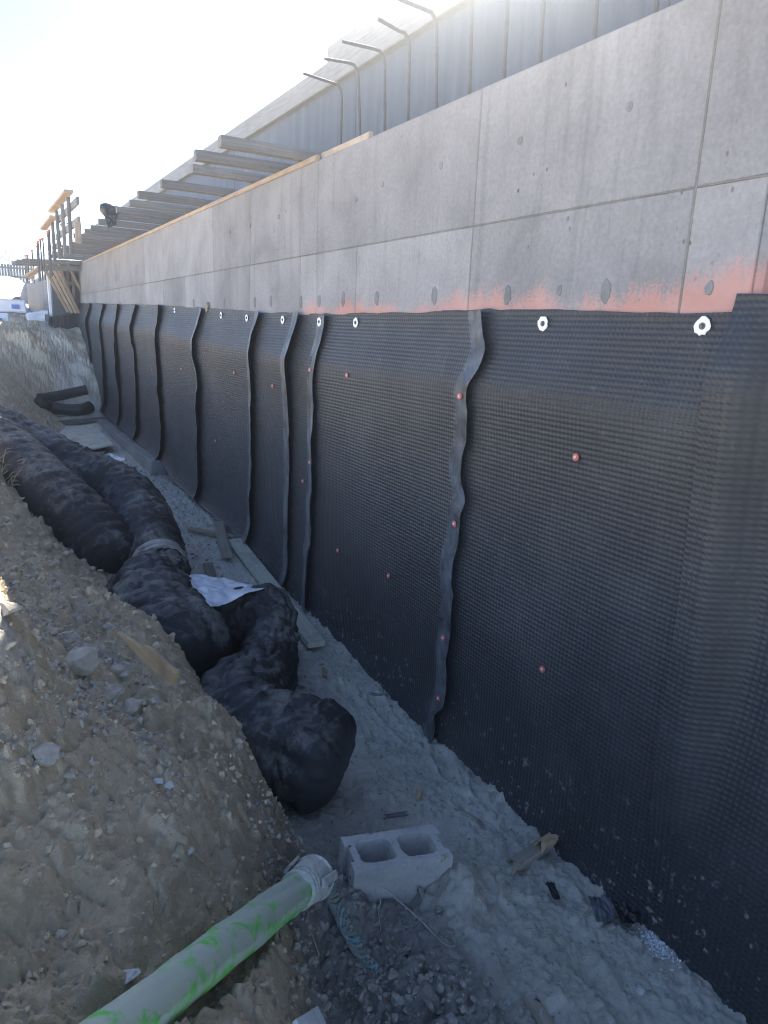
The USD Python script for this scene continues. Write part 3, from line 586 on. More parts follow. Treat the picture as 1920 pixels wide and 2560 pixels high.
def build_sheet(label, y0, y1, k, dy, dz, studs, **kw):
    X, Y, Z, e = sheet_mesh(y0, y1, k, dy, dz, studs, **kw)
    t = thing('drainage_sheet', label, 'drainage sheet', (WX, (y0 + y1) / 2, 0), 'drainage sheets hung along the wall')
    P = np.stack([X, Y, Z], -1)
    c = int(np.argmax(e[:, 0] > 0.125)) if kw.get('ovl', True) else 0
    part(t, 'membrane', grid(P[c:], flip=True), 'drain_sheet' if studs else 'drain_sheet_studded', smooth=True)
    if c:
        F_ = P[:c + 1]; B_ = F_ + np.array([0.0022, 0, 0])          # the plain edge strip has a thickness
        V1, F1 = grid(F_, flip=True); V2, F2 = grid(B_); V3, F3 = grid(np.stack([F_[0], B_[0]], 0))
        part(t, 'edge_strip', join((V1, F1), (V2, F2), (V3, F3)), 'sheet_edge', smooth=60)
    return t
def sheet_x(y, z, y0, y1, k, **kw):
    kw = dict(kw); X, Y, Z, e = sheet_mesh(y0, y1, k, 0.02, 0.02, False, **kw)
    i = np.argmin((Y - y) ** 2 + (Z - z) ** 2); return X.ravel()[i]
SH = [ # y of the near edge, far edge, slant of the edge, rise of the top
    (1.36, 2.74, 0.0, 0.0, dict(ovl=False, wav=0.0)),
    (2.52, 4.30, 0.20, -0.006, dict(wav=0.15, lift=0.016)),
    (4.17, 4.80, 0.20, -0.012, dict(wav=0.08, lift=0.02)),
    (4.62, 5.60, 0.16, 0.0, dict(wav=0.012, lift=0.012)),
    (5.40, 7.15, 0.18, 0.004, dict(wav=0.07, lift=0.02)),
    (6.97, 8.85, 0.18, 0.0, dict(wav=0.09, lift=0.025)),
    (8.66, 10.25, 0.14, 0.0, dict(wav=0.11, lift=0.03)),
    (10.09, 11.5, 0.14, 0.0, dict(wav=0.11, lift=0.03)),
    (11.34, 12.8, 0.25, 0.0, dict(wav=0.11, lift=0.03)),
    (12.64, 14.3, 0.3, 0.0, dict(wav=0.13, lift=0.03)),
    (14.14, 15.78, 0.3, 0.0, dict(wav=0.15, lift=0.016))]
NUM = ['nearest', 'second', 'third, narrow', 'fourth', 'fifth', 'sixth', 'seventh', 'eighth', 'ninth', 'tenth', 'farthest']
sheets = []
for k, (y0, y1, tilt, zt, kw) in enumerate(SH):
    near = k < 2
    kw = dict(kw, tilt=tilt, ztop=zt)
    t = build_sheet(f'{NUM[k]} black studded drainage sheet on the wall, counted from the right', y0, y1, k, 0.0042 if near else (0.012 if k < 6 else 0.025), 0.0042 if near else (0.012 if k < 6 else 0.025), near, **kw)
    sheets.append((t, y0, y1, k, kw))
# the sheet past the corner, wrapped round it
dy = 0.0045; Yc = np.arange(-0.6, CORNER + 0.035, dy)[:, None]; q = np.linspace(0, 1, 480)[None, :]
ztc = 2.215 + 0.004 * np.sin(Yc * 9); Zc = -0.04 + (ztc + 0.04) * q; dc = ztc - Zc
setb = 0.13 * sst((CORNER - 0.035 - Yc) / 0.12) * sst((Zc - 0.1) / 1.2)
Oc = 0.022 + 0.05 * sst(dc / 0.3) * np.exp(-np.clip(dc - .3, 0, 9) / .6) + 0.03 * (fb(Yc * 2, Zc * 1.3, 0.5, o=3, seed=81) - .4) * sst(dc / .12) + 0.03 * np.exp(-(Zc + .04) / .06) + 0.035 * sst((Yc - 1.15) / .15) * sst(dc / .25) * sst((Zc - .15) / .6)
st = sst((np.sin(2 * np.pi * Yc / PITCH_STUD) + np.sin(2 * np.pi * Zc / PITCH_STUD) + .6) / 2.2)
Xc = WX + setb - Oc - 0.004 * st + 0.006
tc = thing('drainage_sheet', 'black studded drainage sheet folded round the near wall corner at the right edge', 'drainage sheet', (WX, 0.5, 0), 'drainage sheets hung along the wall')
part(tc, 'membrane', grid(np.stack([Xc, Yc + 0 * Zc, Zc], -1), flip=True), 'drain_sheet', smooth=True)
# on the step at the far end
for k in range(5):
    y = ENDY - 0.03 if k < 3 else None
    n, m = 16, 60
    if k < 3:
        x0 = 1.98 - k * 0.16; u, q = np.meshgrid(np.linspace(0, 1, n), np.linspace(0, 1, m), indexing='ij')
        Zs = 0.35 + (2.17 - 0.025 * k - 0.35) * q
        P = np.stack([x0 - 0.175 * u, ENDY - 0.035 - 0.045 * nz(u * 2.2, q * 4, k + .5, seed=k) * sst(q * 0 + 1) - 0.03 * u, Zs], -1)
    else:
        y0 = ENDY + 0.1 + (k - 3) * 1.4; u, q = np.meshgrid(np.linspace(0, 1, n), np.linspace(0, 1, m), indexing='ij')
        Zs = 1.2 + (2.14 - 1.2) * q
        P = np.stack([1.45 - 0.05 * nz(u * 2.2, q * 4, k + .5, seed=k), y0 + 1.42 * u, Zs], -1)
    t = thing('drainage_sheet', f'{["right", "middle", "left"][k] + " sheet on the step" if k < 3 else ["nearer", "farther"][k - 3] + " sheet beyond the step"} at the far wall end', 'drainage sheet', (1.7, ENDY, 0.4), 'drainage sheets hung along the wall')
    part(t, 'membrane', grid(P), 'drain_sheet_studded', smooth=True)

# washers and plugs pinned through the sheets
def disc(c, r, th, seed, jag=0.12, n=18, nrm=(-1, 0, 0.0)):
    r_ = np.random.default_rng(seed); a = np.linspace(0, 2 * np.pi, n + 1)[:-1]
    rr = r * (1 + jag * (r_.random(n) - 0.5) * 2)
    ring = np.stack([np.zeros(n), rr * np.cos(a), rr * np.sin(a)], 1)
    V = np.vstack([ring * 1.03, ring * 0.97 + [-th, 0, 0], [[-th * 1.1, 0, 0]]])
    F = []
    for i in range(n):
        j = (i + 1) % n
        F += [(i, n + i, n + j), (i, n + j, j), (n + i, 2 * n, n + j)]
    return V + np.array(c), np.array(F)[:, ::-1]
def owner(y):
    best = 0
    for i, (t, y0, y1, k, kw) in enumerate(sheets):
        if y0 <= y: best = i
    return sheets[best]
for i, (y, z) in enumerate([(1.49, 2.12), (2.21, 2.12), (3.81, 2.11), (4.27, 2.11), (4.94, 2.12), (5.72, 2.13), (6.42, 2.15), (8.1, 2.2)]):
    t, y0, y1, k, kw = owner(y)
    x = sheet_x(y, z, y0, y1, k, **kw) - 0.007
    w = part(t, 'washer', disc((x, y, z), 0.028, 0.003, i, 0.11), 'white_plastic')
    part(w, 'screw', join(disc((x - 0.003, y - .003, z), 0.011, 0.003, 3, 0.0, 14), disc((x - .006, y - .003, z), 0.006, 0.004, 3, 0, 10)), 'screw_metal')
for i, (y, z) in enumerate([(1.91, 1.64), (2.0, 0.73), (3.29, 0.72), (3.77, 1.81), (3.95, 0.68), (4.5, 1.03), (4.26, 1.81), (2.60, 1.80), (2.63, 1.2), (2.69, 0.59), (2.70, 0.25), (4.30, 1.2), (5.91, 1.68), (4.97, 1.65), (6.6, 1.0), (7.7, 1.6), (9.2, 1.5)]):
    t, y0, y1, k, kw = owner(y)
    x = sheet_x(y, z, y0, y1, k, **kw) - 0.007
    w = part(t, 'plug', disc((x, y, z), 0.0145, 0.004, i, 0.05, 16), 'red_plastic')
    part(w, 'plug_centre', disc((x - 0.004, y, z), 0.006, 0.003, i, 0.0, 10), 'stone_pale')

# footing ledge under the far sheets
ft = thing('concrete_footing', 'low concrete footing ledge under the far drainage sheets', 'footing')
part(ft, 'footing_beam', box((1.80, 8.75, -0.1), (WX - 0.01, 14.4, 0.435), 0.01), 'footing_concrete')

# ------------------------------------------------------------------ ducts
def wrinkle(seed, amp=1.0, ring=1.0):
    def f(s, a, c):
        ca, sa = np.cos(a), np.sin(a)
        big = fb(ca * 1.2 + seed, sa * 1.2 + 0 * s, s * 2.6 + seed, o=3, seed=seed) - 0.5
        tw = s * 5.0 + 0.9 * np.sin(a + seed) + 1.4 * fb(ca * 1.1 + 5, sa * 1.1 + 0 * s, s * 1.7, o=2, seed=seed + 1)
        fold = 1 - np.abs(2 * (fb(tw, ca * 0.7 + 3, sa * 0.7 + 0 * s, o=2, seed=seed + 2)) - 1) * 2
        crease = np.clip(1 - np.abs(fb(s * 5 + ca * 0.8 + 7, sa * 1.3 + ca * .5 + 0 * s, s * 1.2 + ca * 2.2, o=2, seed=seed + 6) - .5) * 9, 0, 1)
        rib = (1 - np.abs(np.sin(np.pi * (s * (6.5 if ring > 1.2 else 8.0) + 0.35 * np.sin(a + seed) + 1.5 * fb(ca * 1.3 + 2, sa * 1.3 + 0 * s, s * 2.0, o=2, seed=seed + 7)))) ) ** 3 * sst((fb(ca * 1.2 + 8, sa * 1.2 + 0 * s, s * 3.0, o=2, seed=seed + 8) - .36) / .2)
        fine = fb(ca * 4 + 9, sa * 4 + 0 * s, s * 16, o=3, seed=seed + 3) - 0.5
        return amp * (0.05 * big + ring * 0.02 * fold + 0.009 * fine - 0.024 * crease) + 0.016 * rib + 0.010 * np.abs(np.sin(np.pi * (s / .105 + .25 * np.sin(a * 1.0 + seed) + .5 * fb(ca + 4, sa + 0 * s, s * 1.5, o=2, seed=seed + 9))))
    return f
def Z_(px, py, z): return at(px, py, Z=z)
def duct_thing(name, label, ctrl, n=240, m=96, seed=1, amp=1.0, mat_='duct_cloth', closed=(False, True), ring=1.0):
    Q = spline([(*Z_(a, b, z), r) for (a, b, z, r) in ctrl], n)
    C, R = Q[:, :3], Q[:, 3].copy()
    t = np.linspace(0, 1, n)
    if closed[1]: R *= np.sqrt(np.clip(1 - ((t - 0.93) / 0.07).clip(0, 1) ** 2, 0.004, 1))
    if closed[0]: R *= np.sqrt(np.clip(1 - ((0.07 - t) / 0.07).clip(0, 1) ** 2, 0.004, 1))
    w = wrinkle(seed, amp, ring)
    th = thing(name, label, 'duct hose', tuple(C[n // 2] - [0, 0, R[n // 2]]), 'black cloth ducts along the bank')
    part(th, 'duct_skin', tube(C, R, m, dis=lambda s, a, c: w(s, a, c) * (np.minimum(R, .2) / .2)[:, None]), mat_, smooth=True)
    return th, C, R
duct_thing('heater_duct', 'smooth wide black duct lying down the bank at the left edge', [(-120, 905, 1.14, .25), (-40, 950, 1.06, .25), (25, 998, .96, .245), (110, 1076, .76, .24), (180, 1140, .58, .235), (230, 1195, .44, .21), (256, 1232, .36, .16)], seed=2, amp=0.35, ring=1.3, closed=(False, True))
dB, CB, RB = duct_thing('heater_duct', 'folded black duct beside the smooth one, ending in a pale clamp band', [(-60, 905, 1.15, .21), (20, 945, 1.03, .21), (95, 985, .90, .215), (170, 1028, .77, .225), (243, 1062, .66, .24), (298, 1122, .54, .23), (332, 1188, .44, .2), (348, 1232, .38, .17)], seed=5, amp=0.5, ring=1.8, closed=(False, False))
for q in (-9, -5):
    c = CB[q]; tg = CB[q + 1] - CB[q - 1]; tg /= np.linalg.norm(tg)
    part(dB, 'clamp_band', tube([c - tg * 0.028, c - tg * 0.026, c + tg * 0.026, c + tg * 0.028], [RB[q] * .98 + .012, RB[q] * .98 + .022, RB[q] * .98 + .022, RB[q] * .98 + .012], 40), 'clamp_band', smooth=30)
dC, CC, RC = duct_thing('heater_duct', 'fat crumpled black duct bulging at the bank foot beside the split board', [(352, 1240, .36, .17), (332, 1268, .37, .22), (328, 1310, .35, .27), (358, 1368, .31, .28), (393, 1418, .27, .27), (428, 1465, .22, .22)], seed=9, amp=1.0, ring=1.0)
dD, CD, RD = duct_thing('heater_duct', 'coiled black duct in the middle of the trench, ending before the block', [(420, 1320, .22, .14), (470, 1335, .26, .19), (530, 1332, .29, .205), (572, 1338, .29, .19), (582, 1392, .2, .16), (570, 1450, .19, .16), (535, 1495, .22, .185), (515, 1545, .24, .215), (555, 1592, .235, .22), (640, 1618, .225, .215), (705, 1648, .21, .205), (742, 1664, .20, .19)], n=420, seed=13, amp=0.95, closed=(True, True))
# white liner poking out between them
t = thing('white_liner', 'crumpled white plastic liner lying between the two black ducts', 'plastic sheet', tuple(Z_(450, 1275, .35)))
part(t, 'liner_sheet', drape(Z_(358, 1234, .55), Z_(450, 1318, .48), Z_(575, 1272, .50), Z_(430, 1246, .44), 50, 60, 0.045, 7, 2.6), 'white_film', smooth=True)
part(t, 'liner_fold', drape(Z_(365, 1240, .53), Z_(395, 1262, .52), Z_(430, 1258, .46), Z_(400, 1240, .47), 24, 24, 0.03, 9, 2), 'white_film', smooth=True)
t = thing('grey_duct_end', 'flattened grey duct end half buried under the split board', 'duct hose', tuple(Z_(400, 1500, .02)))
part(t, 'duct_end', drape(Z_(375, 1478, .14), Z_(470, 1500, .10), Z_(440, 1528, .06), Z_(360, 1470, .20), 30, 20, 0.04, 3, 4), 'grey_film', smooth=True)
# torn piece of duct and silver lining beyond
t = thing('torn_duct', 'torn black duct piece with bright silver lining lying beyond the ducts', 'duct hose', tuple(Z_(290, 1020, .2)))
part(t, 'lining', drape(Z_(208, 992, .45), Z_(228, 1004, .45), Z_(278, 1000, .52), Z_(240, 982, .45), 30, 40, 0.06, 21, 5), 'silver_film', smooth=True)
part(t, 'torn_skin', drape(Z_(236, 1004, .45), Z_(318, 1072, .20), Z_(326, 1050, .40), Z_(272, 992, .56), 46, 30, 0.07, 22, 4), 'black_film', smooth=True)
t = thing('black_pipe', 'short black pipe sagging across the trench near its far end', 'pipe', tuple(Z_(150, 880, .3)), 'black pipes at the far trench end')
part(t, 'pipe_wall', tube(spline([on_ground(88, 870, .08), on_ground(112, 880, .08), on_ground(150, 886, .07), on_ground(194, 879, .08)], 30), 0.105, 20), 'black_film', smooth=True)
t = thing('black_pipe', 'longer black pipe lying against the far earth slope', 'pipe', tuple(Z_(150, 855, .3)), 'black pipes at the far trench end')
part(t, 'pipe_wall', tube(spline([on_ground(84, 861, .05), on_ground(120, 856, .06), on_ground(160, 848, .06), on_ground(188, 842, .05)], 30), 0.09, 20), 'black_film', smooth=True)

# ------------------------------------------------------------------ green hose, coupling, rope
_t = np.linspace(-1.1, 1, 140)[:, None]
HC = HOSE_A + (HOSE_B - HOSE_A) * _t + np.array([0.006, 0, 0.006]) * np.sin(_t * 5)
hose = thing('green_hose', 'dusty bright green lay flat hose with a muddy coupling, lying on the clay', 'hose', tuple(HC[90] - [0, 0, .05]))
hr = 0.050 + 0.005 * nz(np.linspace(0, 9, 140), 0.5, 0.5, seed=4)
hr[-8:] = np.linspace(hr[-8], 0.05, 8)
part(hose, 'hose_skin', tube(HC, hr, 40, dis=lambda s, a, c: -0.010 * np.exp(-((a - 2.2 - s * 1.5) / .35) ** 2) + 0.010 * (fb(np.cos(a) * 1.5, np.sin(a) * 1.5 + 0 * s, s * 9, o=4, seed=6) - .5)), 'hose_green', smooth=True)
he = HC[-1]; hd = HC[-1] - HC[-4]; hd /= np.linalg.norm(hd)
cp = lambda a: he + hd * a
cpl = part(hose, 'coupling', tube([cp(-.02), cp(.0), cp(.005), cp(.04), cp(.042), cp(.055), cp(.058), cp(.125), cp(.128), cp(.14)], [.052, .056, .053, .053, .058, .061, .064, .066, .073, .07], 32, dis=lambda s, a, c: 0.004 * (fb(np.cos(a) * 3, np.sin(a) * 3 + 0 * s, s * 30, o=3, seed=8) - .5)), 'coupling_dusty', smooth=40)
for o in (-.012, .012, .03):
    part(cpl, 'clamp_ring', tube([cp(o - .007), cp(o - .004), cp(o + .004), cp(o + .007)], [.053, .0605, .0605, .053], 32), 'coupling_dusty', smooth=30)
sd = np.cross(hd, [0, 0, 1]); sd /= np.linalg.norm(sd); hu = np.cross(sd, hd)
for a in (0.35, 2.6):
    n_ = sd * math.cos(a) + hu * math.sin(a)
    m_, _ = beam(cp(.03) + n_ * .071, cp(.135) + n_ * .079, 0.028, 0.011, up=n_, ch=.003)
    part(cpl, 'cam_arm', m_, 'coupling_dusty')
rope = thing('frayed_rope', 'frayed grey and teal rope hanging from the hose coupling over the mud', 'rope', tuple(cp(.1) - [0, 0, .06]))
RP = [cp(.10) + hu * .01 + sd * .055]
for (px, py, dz) in [(722, 1945, .05), (742, 1990, .035), (768, 2040, .02), (795, 2080, .015), (832, 2122, .012)]: RP.append(on_ground(px, py, dz, .8))
RC_ = spline(RP, 90)
rg = np.random.default_rng(3)
for k in range(5):
    ph = k * 2 * math.pi / 5; tt = np.linspace(0, 1, 90)
    off = np.stack([np.cos(ph + tt * 26), np.sin(ph + tt * 26), np.sin(ph + tt * 26 + 1)], 1) * (0.011 + .006 * nz(tt * 5, k + .5, .5, seed=k))[:, None]
    part(rope, 'strand', tube(RC_ + off, 0.0085 - 0.003 * tt, 7), 'rope_teal' if k == 2 else 'rope_grey', smooth=True)
fr = []
for k in range(90):
    i = rg.choice([3, 5, 8, 12, 45, 50, 58, 66, 72, 80]) + rg.integers(-2, 3); i = int(np.clip(i, 0, 89))
    d = rg.normal(size=3) * [1, 1, .7]; d /= np.linalg.norm(d); L = 0.02 + 0.04 * rg.random()
    p = RC_[i] + rg.normal(size=3) * .007
    fr.append(tube([p, p + d * L * .5, p + d * L + [0, 0, -.008]], [.0011, .0009, .0005], 4))
part(rope, 'frayed_fibre', join(*fr), 'rope_teal', kind='stuff')

# ------------------------------------------------------------------ concrete block
import manifold3d as m3
def rbox2d(w, h, r): return m3.CrossSection.square((w - 2 * r, h - 2 * r), True).offset(r, m3.JoinType.Round, circular_segments=24)
bl = m3.CrossSection.square((0.39, 0.19), True)
for sx in (-1, 1):
    bl = bl - m3.CrossSection.square((0.02, 0.085), True).translate((sx * 0.19, 0))
cells = rbox2d(0.13, 0.115, 0.03)
blk = m3.Manifold.extrude(bl, 0.19)
for sx in (-1, 1): blk = blk - m3.Manifold.extrude(cells, 0.3, scale_top=(1.07, 1.07)).translate((sx * 0.0835, 0, -0.05))
blk = blk.refine_to_length(0.008)
mm = blk.to_mesh(); v = mm.vert_properties[:, :3].astype(float); f = mm.tri_verts
nrm = trimesh.Trimesh(v, f, process=False).vertex_normals
edge = sst((v[:, 2] - 0.178) / 0.01)
v = v + nrm * ((fb(*(v * 60).T, o=3, seed=2) - .5) * (0.0025 + 0.006 * edge))[:, None]
cx = np.array([1.2508, 1.9463, 0.1646])
tilt = np.array([[0.9808, 0.1848, 0.0628], [-0.1845, 0.9828, -0.0099], [-0.0635, -0.0018, 0.998]]).T
wv = (v - [0, 0, 0.19]) @ tilt + cx
t = thing('concrete_block', 'grey two cell concrete block sunk in the mud in front of the hose coupling', 'concrete block', tuple(cx - [0, 0, .19]))
part(t, 'block_body', (wv, f), 'block_concrete', smooth=35)
cl = (np.array([0.158, -0.087, 0.186]) - [0, 0, .19]) @ tilt + cx
part(t, 'mud_lump', rock(cl, 0.02, 71, 2), 'clod_clay', smooth=True)

# ------------------------------------------------------------------ planks and debris
def plank(name, label, cat, a, b, w, h, mat_, split=None, group=None, upv=(0, 0, 1)):
    t = thing(name, label, cat, tuple((np.array(a) + np.array(b)) / 2 - [0, 0, h]), group)
    m, uv = beam(a, b, w, h, up=upv, ch=.003)
    if split:
        v, f = m; r_ = np.random.default_rng(split); e = (np.array(b) - np.array(a)); L = np.linalg.norm(e); e /= L
        s = (v - a) @ e; v = v + e * (np.where(s > L * .5, 1, -1) * r_.random(len(v)) * 0.06)[:, None] * np.sin(np.arange(len(v)) * 1.7)[:, None]
        m = (v, f)
    part(t, 'board', m, mat_, uv=uv)
    return t
gp = lambda px, py, dz: on_ground(px, py, dz, 1.0)
pa, pb = on_ground(508, 1168, .06), on_ground(684, 1392, .045)
plank('long_plank', 'long pale mud splashed plank on the trench floor beside the drainage sheets', 'plank', pa, pb, 0.115, 0.04, 'pale_plank')
plank('grey_plank', 'short grey plank lying on the mud across a thin lath', 'plank', gp(471, 1128, .07), gp(491, 1203, .05), 0.085, 0.022, 'dirty_plank')
plank('thin_lath', 'thin light lath under the short grey plank on the mud', 'lath', gp(408, 1142, .03), gp(512, 1160, .03), 0.045, 0.03, 'fresh_timber')
plank('grey_lath', 'grey lath pointing at the white liner on the trench floor', 'lath', gp(449, 1218, .03), gp(463, 1270, .03), 0.075, 0.02, 'dirty_plank')
plank('timber_chip', 'small light timber offcut beside the grey lath', 'timber chip', gp(466, 1253, .03), gp(472, 1268, .03), 0.05, 0.04, 'splintered_wood')
plank('brown_chip', 'brown timber chip in the mud right of the coiled duct', 'timber chip', gp(692, 1512, .008), gp(668, 1552, .008), 0.05, 0.012, 'dirty_plank', split=4)
plank('pale_chip', 'pale short stick half sunk in the mud between the duct and the sheets', 'timber chip', gp(787, 1566, .012), gp(796, 1592, .012), 0.035, 0.02, 'pale_plank')
plank('splintered_board', 'splintered muddy board lying against the foot of the nearest sheet', 'board', gp(1180, 1822, .03), gp(1112, 1868, .012), 0.055, 0.03, 'dirty_plank', split=6)
plank('broken_tip', 'broken light wood end standing on the splintered board', 'timber chip', gp(1190, 1812, .05), gp(1172, 1826, .045), 0.045, 0.025, 'splintered_wood', split=7)
plank('buried_board', 'weathered board half buried in mud at the bottom of the picture', 'board', gp(1145, 2160, .01), gp(1185, 2225, .01), 0.05, 0.02, 'dirty_plank', split=9)
for k, (px, py, a_, L_, w_2) in enumerate([(560, 1420, .6, .10, .03), (640, 1480, 2.1, .07, .02), (700, 1450, 1.2, .12, .025), (655, 1650, .3, .06, .02), (820, 1500, 2.6, .09, .025), (905, 1720, .9, .08, .02), (1010, 1760, 1.9, .1, .02), (860, 1760, 2.9, .07, .025), (1080, 1700, .5, .07, .02)]):
    c_ = on_ground(px, py, .008); d_ = np.array([math.cos(a_), math.sin(a_), 0]) * L_ / 2
    plank('wood_scrap', ['dark wood sliver left of the long plank, by the coiled duct', 'grey wood sliver at the near end of the long plank', 'light splinter just past the near end of the long plank', 'short stick right beside the coiled duct end', 'grey splinter between the long plank and the second sheet', 'light wood crumb in the middle of the mud beyond the block', 'dark stick near the foot of the nearest sheet edge strip', 'tiny grey stick behind the concrete block', 'light splinter at the foot of the nearest sheet'][k], 'wood scrap', c_ - d_, c_ + d_, w_2, .012, ['dirty_plank', 'weathered_timber', 'splintered_wood'][k % 3], split=20 + k, group='small wood scraps on the trench floor')
# the split board leaning on the bank
ba, bb = on_ground(256, 1364, .125), on_ground(376, 1474, .125)
e = bb - ba; L = np.linalg.norm(e); e /= L; w_ = np.array([0.15, 0.1, 0.98]); w_ -= e * (w_ @ e); w_ /= np.linalg.norm(w_); n_ = np.cross(e, w_)
prof = [(0, 0), (L * .42, .02), (L * .45, .035), (L * .52, .042), (L, .040), (L * 1.01, .02), (L, -.012), (L * .55, -.018), (L * .3, -.01)]
ex = trimesh.creation.extrude_polygon(Polygon(prof), 0.02, engine='earcut')
vv = np.array(ex.vertices); vv = ba + vv[:, :1] * e + vv[:, 1:2] * w_ + (vv[:, 2:] - .01) * n_
t = thing('split_board', 'split brown board leaning on the bank beside the fat black duct', 'board', tuple((ba + bb) / 2))
fuv = np.stack([np.array(ex.vertices)[:, 0], np.array(ex.vertices)[:, 1] + np.array(ex.vertices)[:, 2]], 1)
part(t, 'board', (vv, ex.faces), 'splintered_wood', uv=fuv)
# foam board at the bottom edge
t = thing('foam_board', 'white foam board corner poking in at the bottom edge', 'foam board', tuple(on_ground(670, 2190, 0, .8)))
fa, fb2, fc = on_ground(624, 2212, .03, .8), on_ground(686, 2172, .05, .8), on_ground(724, 2212, .03, .8)
u_ = fa - fb2; v_ = fc - fb2; nn = np.cross(v_, u_); nn /= np.linalg.norm(nn); nn = nn if nn[2] > 0 else -nn
u_ /= np.linalg.norm(u_); v_ -= u_ * (v_ @ u_); v_ /= np.linalg.norm(v_)
P = []
for su, sv in ((0, 0), (0.35, 0), (0.35, .16), (0, .16)):
    for k in (0, -0.02): P.append(fb2 + u_ * su + v_ * sv + nn * k)
bm_ = trimesh.convex.convex_hull(np.array(P)); bm_ = bm_.subdivide().subdivide().subdivide().subdivide()
vv = np.array(bm_.vertices); vv = vv + 0.004 * (fb(*(vv * 30).T, o=3, seed=5)[:, None] - .5)
part(t, 'foam_slab', (vv, bm_.faces), 'foam_white', smooth=40)
# plywood offcuts and boards at the far end of the floor
def flat_board(name, label, pts, z, th, mat_, cat='board'):
    P = [at(a, b, Z=z) for a, b in pts]
    t = thing(name, label, cat, tuple(np.mean(P, 0) - [0, 0, th]))
    pl = Polygon([p[:2] for p in P]).buffer(0)
    ex = trimesh.creation.extrude_polygon(pl, th, engine='earcut'); ex.apply_translation((0, 0, z - th))
    part(t, 'panel', ex, mat_, uv=np.array(ex.vertices)[:, :2])
flat_board('plywood_sheet', 'pale dirty plywood sheet lying across the far trench floor', [(118, 945), (142, 922), (205, 916), (245, 960), (205, 968), (150, 966)], .40, .02, 'pale_plank')
flat_board('plywood_offcut', 'darker plywood offcut lying under the pale sheet', [(150, 972), (228, 966), (225, 980), (160, 985)], .34, .02, 'dirty_plank')
t = thing('cross_timber', 'long brown timber across the far trench floor, second of the crossing timbers', 'timber', (1.4, 12.4, .3), 'timbers across the far trench floor')
timber(t, 'beam', at(118, 914, Z=.42), at(222, 905, Z=.42), 0.09, 0.07, 'dirty_plank')
t = thing('cross_timber', 'pale split timber across the trench at the near end of the black pipe', 'timber', (1.4, 13.2, .3), 'timbers across the far trench floor')
timber(t, 'beam', at(112, 902, Z=.44), at(218, 899, Z=.44), 0.06, 0.05, 'fresh_timber')
plank('footing_lath', 'light lath lying along the concrete footing ledge', 'lath', at(278, 975, Z=.28), at(322, 1012, Z=.26), .06, .03, 'pale_plank')
plank('peg_board', 'short upright wooden peg at the top edge of the fifth sheet', 'peg', at(447, 670, X=1.99), at(451, 657, X=1.99), .05, .03, 'fresh_timber', upv=(1, 0, 0))
# plastic scraps at the wall foot
for k, (q, lab, mt) in enumerate([([(1270, 1935), (1318, 1932), (1330, 1985), (1288, 1990)], 'crumpled dark plastic scrap in the mud at the foot of the nearest sheet', 'grey_film'), ([(1325, 1952), (1382, 1955), (1390, 1985), (1342, 1992)], 'stiff dark plastic flap beside the white pellets', 'black_film'), ([(1175, 1905), (1195, 1900), (1210, 1938), (1198, 1940)], 'small black plastic strip standing in the mud', 'black_film')]):
    P = [on_ground(a, b, .035) for a, b in q]
    t = thing('plastic_scrap', lab, 'plastic scrap', tuple(np.mean(P, 0)))
    part(t, 'film', drape(*P, 36, 36, 0.022, 40 + k, 2.2), mt, smooth=True)

# rocks one can point at
for k, (px, py, s, mt, lab) in enumerate([(93, 1632, .05, 'stone_grey', 'flat grey stone on the bank near the left edge'), (165, 1440, .07, 'stone_grey', 'large pale grey clod on the bank below the grass'), (10, 1325, .045, 'stone_grey', 'rounded stone in the sunlit patch at the left edge'), (345, 1692, .022, 'stone_pale', 'left one of two white pebbles above the clay face'), (361, 1697, .02, 'stone_pale', 'right one of two white pebbles above the clay face'), (264, 1455, .03, 'stone_pale', 'pale broken stone beside the split board'), (336, 1517, .018, 'stone_pale', 'small white stone uphill of the coiled duct'), (411, 1838, .017, 'stone_pale', 'white flake on the brown clay face'), (276, 2114, .026, 'stone_pale', 'white chip on the clay left of the hose'), (138, 2020, .018, 'stone_grey', 'small grey stone on the lower clay at left'), (250, 1450, .035, 'stone_grey', 'grey stone between the large clod and the split board'), (1385, 2142, .018, 'stone_pale', 'white crumb ring in the near mud'), (1470, 2040, .05, 'clod_mud', 'flat mud lump beside the white pellets'), (235, 1500, .05, 'stone_grey', 'angular grey slab fragment on the gravelly bank'), (285, 1538, .045, 'stone_grey', 'long grey slab fragment above the clay face')]):
    p = on_ground(px, py, 0.0)
    t = meta(part(None, 'rock', rock(p + [0, 0, s * .25], s, 100 + k, 3, .6), mt, smooth=30), lab, 'rock')

